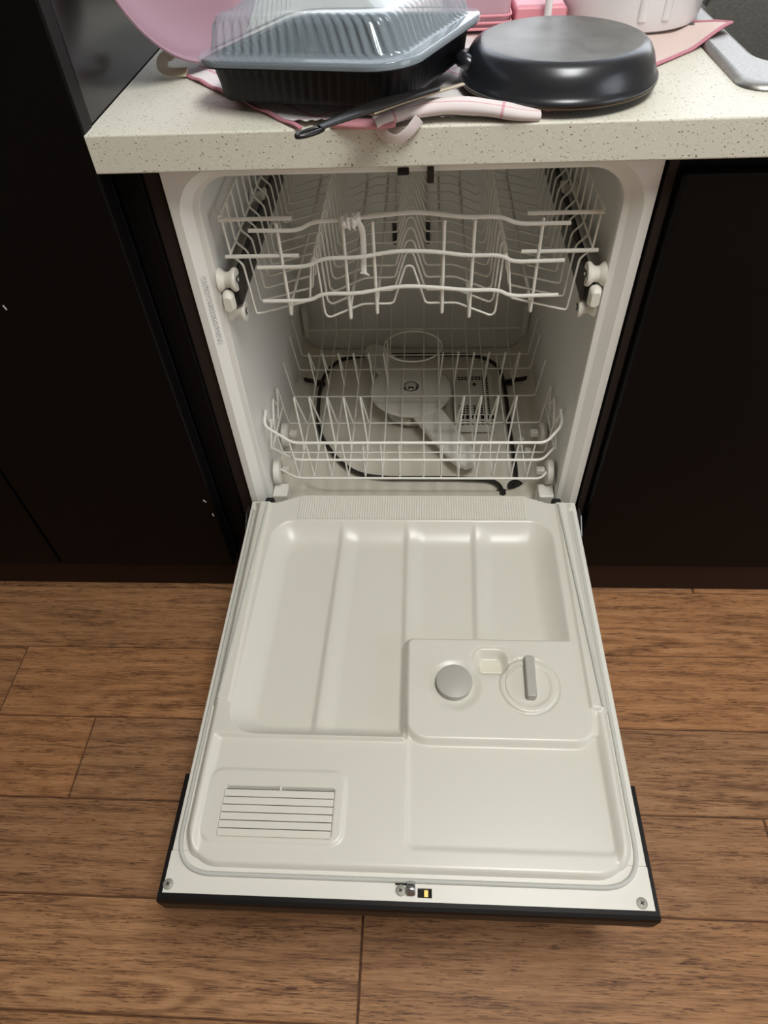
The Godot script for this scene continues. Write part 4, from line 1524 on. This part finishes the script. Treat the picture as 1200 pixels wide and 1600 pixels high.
	var cp := PackedVector3Array([Vector3(-0.286, 0.9215, -0.158), Vector3(-0.300, 0.9210, -0.160), Vector3(-0.313, 0.9215, -0.163), Vector3(-0.3215, 0.9240, -0.170), Vector3(-0.3225, 0.9310, -0.182), Vector3(-0.3150, 0.9350, -0.190), Vector3(-0.3080, 0.9300, -0.186)])
	tube(cu, rounded(Array(cp), 0.008, 4), 0.008, 10, false, 0.95, 0.22, Vector3(0.2, 0.9, 0.5))
	part(t, "curled_tab", cu.mesh(), M.beige, "curled beige tab")


func flute_loop(hx: float, hz: float, r: float, y: float, amp: float, count := 320, period := 0.0115) -> PackedVector3Array:
	# rounded rectangle sampled evenly by length, with flutes of the given depth
	var per := 4.0 * (hx + hz) - 8.0 * r + TAU * r
	var fl := int(round(per / period))
	var dense := rrect(-hx, hx, -hz, hz, r, 24, 40)
	var acc := PackedFloat32Array([0.0])
	for i in dense.size():
		acc.append(acc[i] + dense[i].distance_to(dense[(i + 1) % dense.size()]))
	var o := PackedVector3Array()
	var j := 0
	for k in count:
		var s := acc[acc.size() - 1] * k / count
		while j < dense.size() - 1 and acc[j + 1] < s:
			j += 1
		var a := dense[j]
		var b := dense[(j + 1) % dense.size()]
		var t := (s - acc[j]) / maxf(acc[j + 1] - acc[j], 1e-9)
		var p := a.lerp(b, t)
		var tn := (b - a).normalized()
		var nn := Vector2(tn.y, -tn.x)
		p += nn * amp * sin(TAU * fl * k / count)
		o.append(Vector3(p.x, y, p.y))
	return o


func container() -> void:
	var ex := Vector3(0.92198, 0.05890, 0.38272)
	var ey := Vector3(-0.04618, 0.99803, -0.04236)
	var ez := Vector3(-0.38447, 0.02138, 0.92289)
	var hx := 0.1333
	var hz := 0.1257
	var o := Vector3(-0.0708, 0.9698, -0.0874)
	var xf := Transform3D(Basis(ex, ey, ez).orthonormalized(), o)
	var k := thing("food_container", "black fluted takeaway container with a clear domed plastic lid on the towel", "food container", Vector3(o.x, 0.92, o.z))
	var t := MB.new()
	var q := func(i: float, y: float, a: float) -> PackedVector3Array:
		return flute_loop(hx - i, hz - i, maxf(0.0434 - i, 0.012), y, a)
	loft(t, [q.call(0.0, -0.004, 0.0), q.call(-0.001, 0.0, 0.0), q.call(0.004, 0.0015, 0.0), q.call(0.009, 0.0, 0.0)], true, false, xf)
	loft(t, [q.call(0.001, -0.003, 0.0), q.call(0.011, -0.003, 0.0), q.call(0.012, -0.006, 0.0004), q.call(0.013, -0.012, 0.0010), q.call(0.0165, -0.034, 0.0010), q.call(0.0185, -0.0395, 0.0003), q.call(0.024, -0.0414, 0.0)], true, true, xf)
	loft(t, [q.call(0.009, 0.0, 0.0), q.call(0.0125, -0.006, 0.0010), q.call(0.0185, -0.034, 0.0010), q.call(0.026, -0.039, 0.0)], true, true, xf)
	part(k, "tray", t.mesh(), M.tray, "black fluted tray")
	var l := MB.new()
	loft(l, [q.call(-0.0030, -0.0015, 0.0), q.call(-0.0032, 0.0040, 0.0), q.call(-0.001, 0.0055, 0.0), q.call(0.0085, 0.0058, 0.0), q.call(0.0105, 0.0075, 0.0), q.call(0.0140, 0.0105, 0.0018), q.call(0.0215, 0.0320, 0.0022), q.call(0.0250, 0.0370, 0.0014), q.call(0.0290, 0.0405, 0.0003), q.call(0.038, 0.0410, 0.0), q.call(0.042, 0.0420, 0.0), q.call(0.052, 0.0500, 0.0), q.call(0.060, 0.0515, 0.0)], true, true, xf)
	part(k, "lid", l.mesh(), M.clear, "clear domed lid")


func skillet() -> void:
	var s := thing("skillet", "black cast iron skillet turned upside down on the towel near the counter edge", "skillet", Vector3(0.18, 0.922, -0.08))
	var xf := Transform3D(Basis(), Vector3(0.18, 0.9245, -0.08))
	var b := MB.new()
	lathe(b, [Vector2(0.1135, 0.0025), Vector2(0.1150, 0.0042), Vector2(0.1146, 0.0068), Vector2(0.1125, 0.0090), Vector2(0.1105, 0.0120), Vector2(0.1085, 0.0190), Vector2(0.1055, 0.0270), Vector2(0.1010, 0.0340), Vector2(0.0965, 0.0378), Vector2(0.0915, 0.0398)], 96, xf, 60.0)
	lathe(b, [Vector2(0.111, 0.001), Vector2(0.103, 0.022), Vector2(0.090, 0.033), Vector2(0, 0.034)], 64, xf, 60.0)
	part(s, "body", b.mesh(), M.pan)
	var t := MB.new()
	lathe(t, [Vector2(0.0915, 0.0398), Vector2(0.0880, 0.0407), Vector2(0.0600, 0.0407), Vector2(0.0, 0.0405)], 96, xf, 60.0)
	part(s, "base", t.mesh(), M.pan_base, "worn grey flat base")
	var l := MB.new()
	lathe(l, [Vector2(0.1110, 0.0010), Vector2(0.1120, 0.0), Vector2(0.1138, 0.0006), Vector2(0.1148, 0.0030)], 96, xf, 60.0)
	part(s, "lip", l.mesh(), M.pan_lip, "brown worn lip")
	var h := MB.new()
	tube(h, rounded([Vector3(0.078, 0.9445, -0.062), Vector3(0.0705, 0.9485, -0.064), Vector3(0.0665, 0.9465, -0.076), Vector3(0.0680, 0.9450, -0.090), Vector3(0.078, 0.9440, -0.100)], 0.014, 6), 0.0080, 12)
	part(s, "lug_handle", h.mesh(), M.pan)


func utensil() -> void:
	var u := thing("utensil", "long thin dark metal utensil with a looped end, lying across the counter edge", "utensil", Vector3(-0.02, 0.94, 0.07))
	var A := Vector3(-0.1010, 0.9435, 0.1390)
	var B := Vector3(0.0600, 0.9450, 0.0010)
	var d := (B - A)
	# looped end
	var ring := PackedVector3Array()
	var ex := d.normalized()
	var sd := ex.cross(Vector3.UP).normalized()
	var upv := sd.cross(ex)
	for k in 28:
		var a := TAU * k / 28
		ring.append(A + ex * (0.017 + 0.0155 * cos(a)) + sd * 0.0052 * sin(a))
	var h := MB.new()
	tube(h, ring, 0.0024, 8, true)
	var path := PackedVector3Array()
	var wd := PackedFloat32Array()
	for k in 21:
		var t := lerpf(0.135, 0.86, k / 20.0)
		path.append(A + d * t + Vector3.UP * 0.004 * sin(PI * t))
		wd.append(lerpf(0.0062, 0.0115, sin(PI * clampf(k / 20.0, 0, 1))))
	tube(h, path, 0.006, 12, false, 1.0, 0.30, upv, wd)
	part(u, "handle", h.mesh(), M.utensil)
	var e := MB.new()
	var p2 := PackedVector3Array()
	var w2 := PackedFloat32Array()
	for k in 15:
		var t := lerpf(0.42, 1.04, k / 14.0)
		p2.append(A + d * t + Vector3.UP * (0.004 * sin(PI * minf(t, 1.0)) - 0.0026) - sd * 0.0)
		w2.append(lerpf(0.0110, 0.0040, k / 14.0))
	tube(e, p2, 0.006, 12, false, 1.0, 0.28, upv, w2)
	part(u, "shank", e.mesh(), M.utensil_edge, "tan metal shank")


func bowl() -> void:
	var C := Vector3(-0.2723, 1.0728, -0.2078)
	var n := Vector3(cos(0.1777) * sin(1.112), sin(0.1777), cos(0.1777) * cos(1.112))
	var ux := Vector3.UP.cross(n).normalized()
	var xf := Transform3D(Basis(ux, n, ux.cross(n)), C)
	var b := thing("pink_bowl", "large pink plastic bowl standing on its edge against the tall cabinet", "bowl", Vector3(C.x, 0.92, C.z))
	var m := MB.new()
	var R := 0.149
	lathe(m, [Vector2(R, 0.0), Vector2(R + 0.0015, -0.0015), Vector2(R, -0.0035), Vector2(R - 0.006, -0.012), Vector2(R - 0.022, -0.026), Vector2(R - 0.048, -0.038), Vector2(R - 0.085, -0.042), Vector2(0.0, -0.042)], 96, xf, 60.0)
	lathe(m, [Vector2(R, 0.0), Vector2(R - 0.003, -0.0008), Vector2(R - 0.009, -0.012), Vector2(R - 0.025, -0.024), Vector2(R - 0.050, -0.0355), Vector2(R - 0.086, -0.039), Vector2(0.0, -0.039)], 96, xf, 60.0)
	part(b, "body", m.mesh(), M.bowl)


func back_items() -> void:
	var j := thing("jug", "white plastic jug with moulded vertical ridges standing behind the skillet", "jug", Vector3(0.318, 0.919, -0.352))
	var m := MB.new()
	var xf := Transform3D(Basis(), Vector3(0.318, 0.9195, -0.352))
	lathe(m, [Vector2(0.0, 0.0), Vector2(0.086, 0.0), Vector2(0.0925, 0.003), Vector2(0.0945, 0.010), Vector2(0.0955, 0.03), Vector2(0.098, 0.22), Vector2(0.096, 0.225), Vector2(0.0935, 0.22), Vector2(0.092, 0.02), Vector2(0, 0.012)], 72, xf, 40.0)
	part(j, "body", m.mesh(), M.jug)
	for a in [1.62, 1.28]:
		var r := MB.new()
		var dir := Vector3(cos(a), 0, sin(a))
		var b0 := Vector3(0.318, 0.935, -0.352) + dir * 0.0945
		tube(r, rounded([b0, b0 + Vector3.UP * 0.02 + dir * 0.001, b0 + Vector3.UP * 0.19 + dir * 0.003], 0.01, 4), 0.006, 10, false, 1.0, 0.5, dir)
		part(j, "ridge", r.mesh(), M.jug)
	var st := MB.new()
	tube(st, rounded([Vector3(0.4000, 0.945, -0.285), Vector3(0.410, 0.965, -0.292), Vector3(0.418, 1.02, -0.300)], 0.01, 4), 0.008, 10, false, 1.0, 0.25, Vector3(0.7, 0, 0.7))
	part(j, "strap", st.mesh(), M.strap, "dark hanging strap")
	# pink box lying behind the skillet
	var p := thing("pink_box", "bright pink plastic box lying between the jug and the skillet", "box", Vector3(0.20, 0.92, -0.36))
	var pm := MB.new()
	slab(0.148, 0.222, 0.9195, 0.9480, -0.42, -0.30, 0.006, pm)
	part(p, "body", pm.mesh(), M.pink_plastic)
	var rod := thing("white_rod", "slim white upright rod behind the skillet in front of the pink box", "rod", Vector3(0.192, 0.92, -0.29))
	var rm := MB.new()
	lathe(rm, [Vector2(0.0052, 0.9190), Vector2(0.0052, 1.10), Vector2(0.004, 1.102), Vector2(0, 1.102)], 16, Transform3D(Basis(), Vector3(0.1925, 0, -0.288)))
	part(rod, "stem", rm.mesh(), M.jug)
	var v := thing("mauve_basket", "mauve plastic basket with clear wavy rim, left of the bright pink box", "basket", Vector3(0.09, 0.92, -0.36))
	var vm := MB.new()
	var R := func(i: float, y: float) -> PackedVector3Array:
		return ring_xz(rrect(0.052 + i, 0.143 - i, -0.44 + i, -0.292 - i, 0.012, 6), y)
	loft(vm, [R.call(0.012, 0.9200), R.call(0.004, 0.9220), R.call(0.001, 0.935), R.call(-0.002, 1.0)])
	loft(vm, [R.call(-0.002, 1.0), R.call(0.002, 1.0), R.call(0.005, 0.935), R.call(0.010, 0.925)], true, true)
	part(v, "body", vm.mesh(), M.mauve_plastic)
	for y in [0.925, 0.932, 0.940]:
		var wv := MB.new()
		tube(wv, R.call(-0.001, y), 0.0018, 6, true)
		part(v, "rib", wv.mesh(), M.pink_plastic)
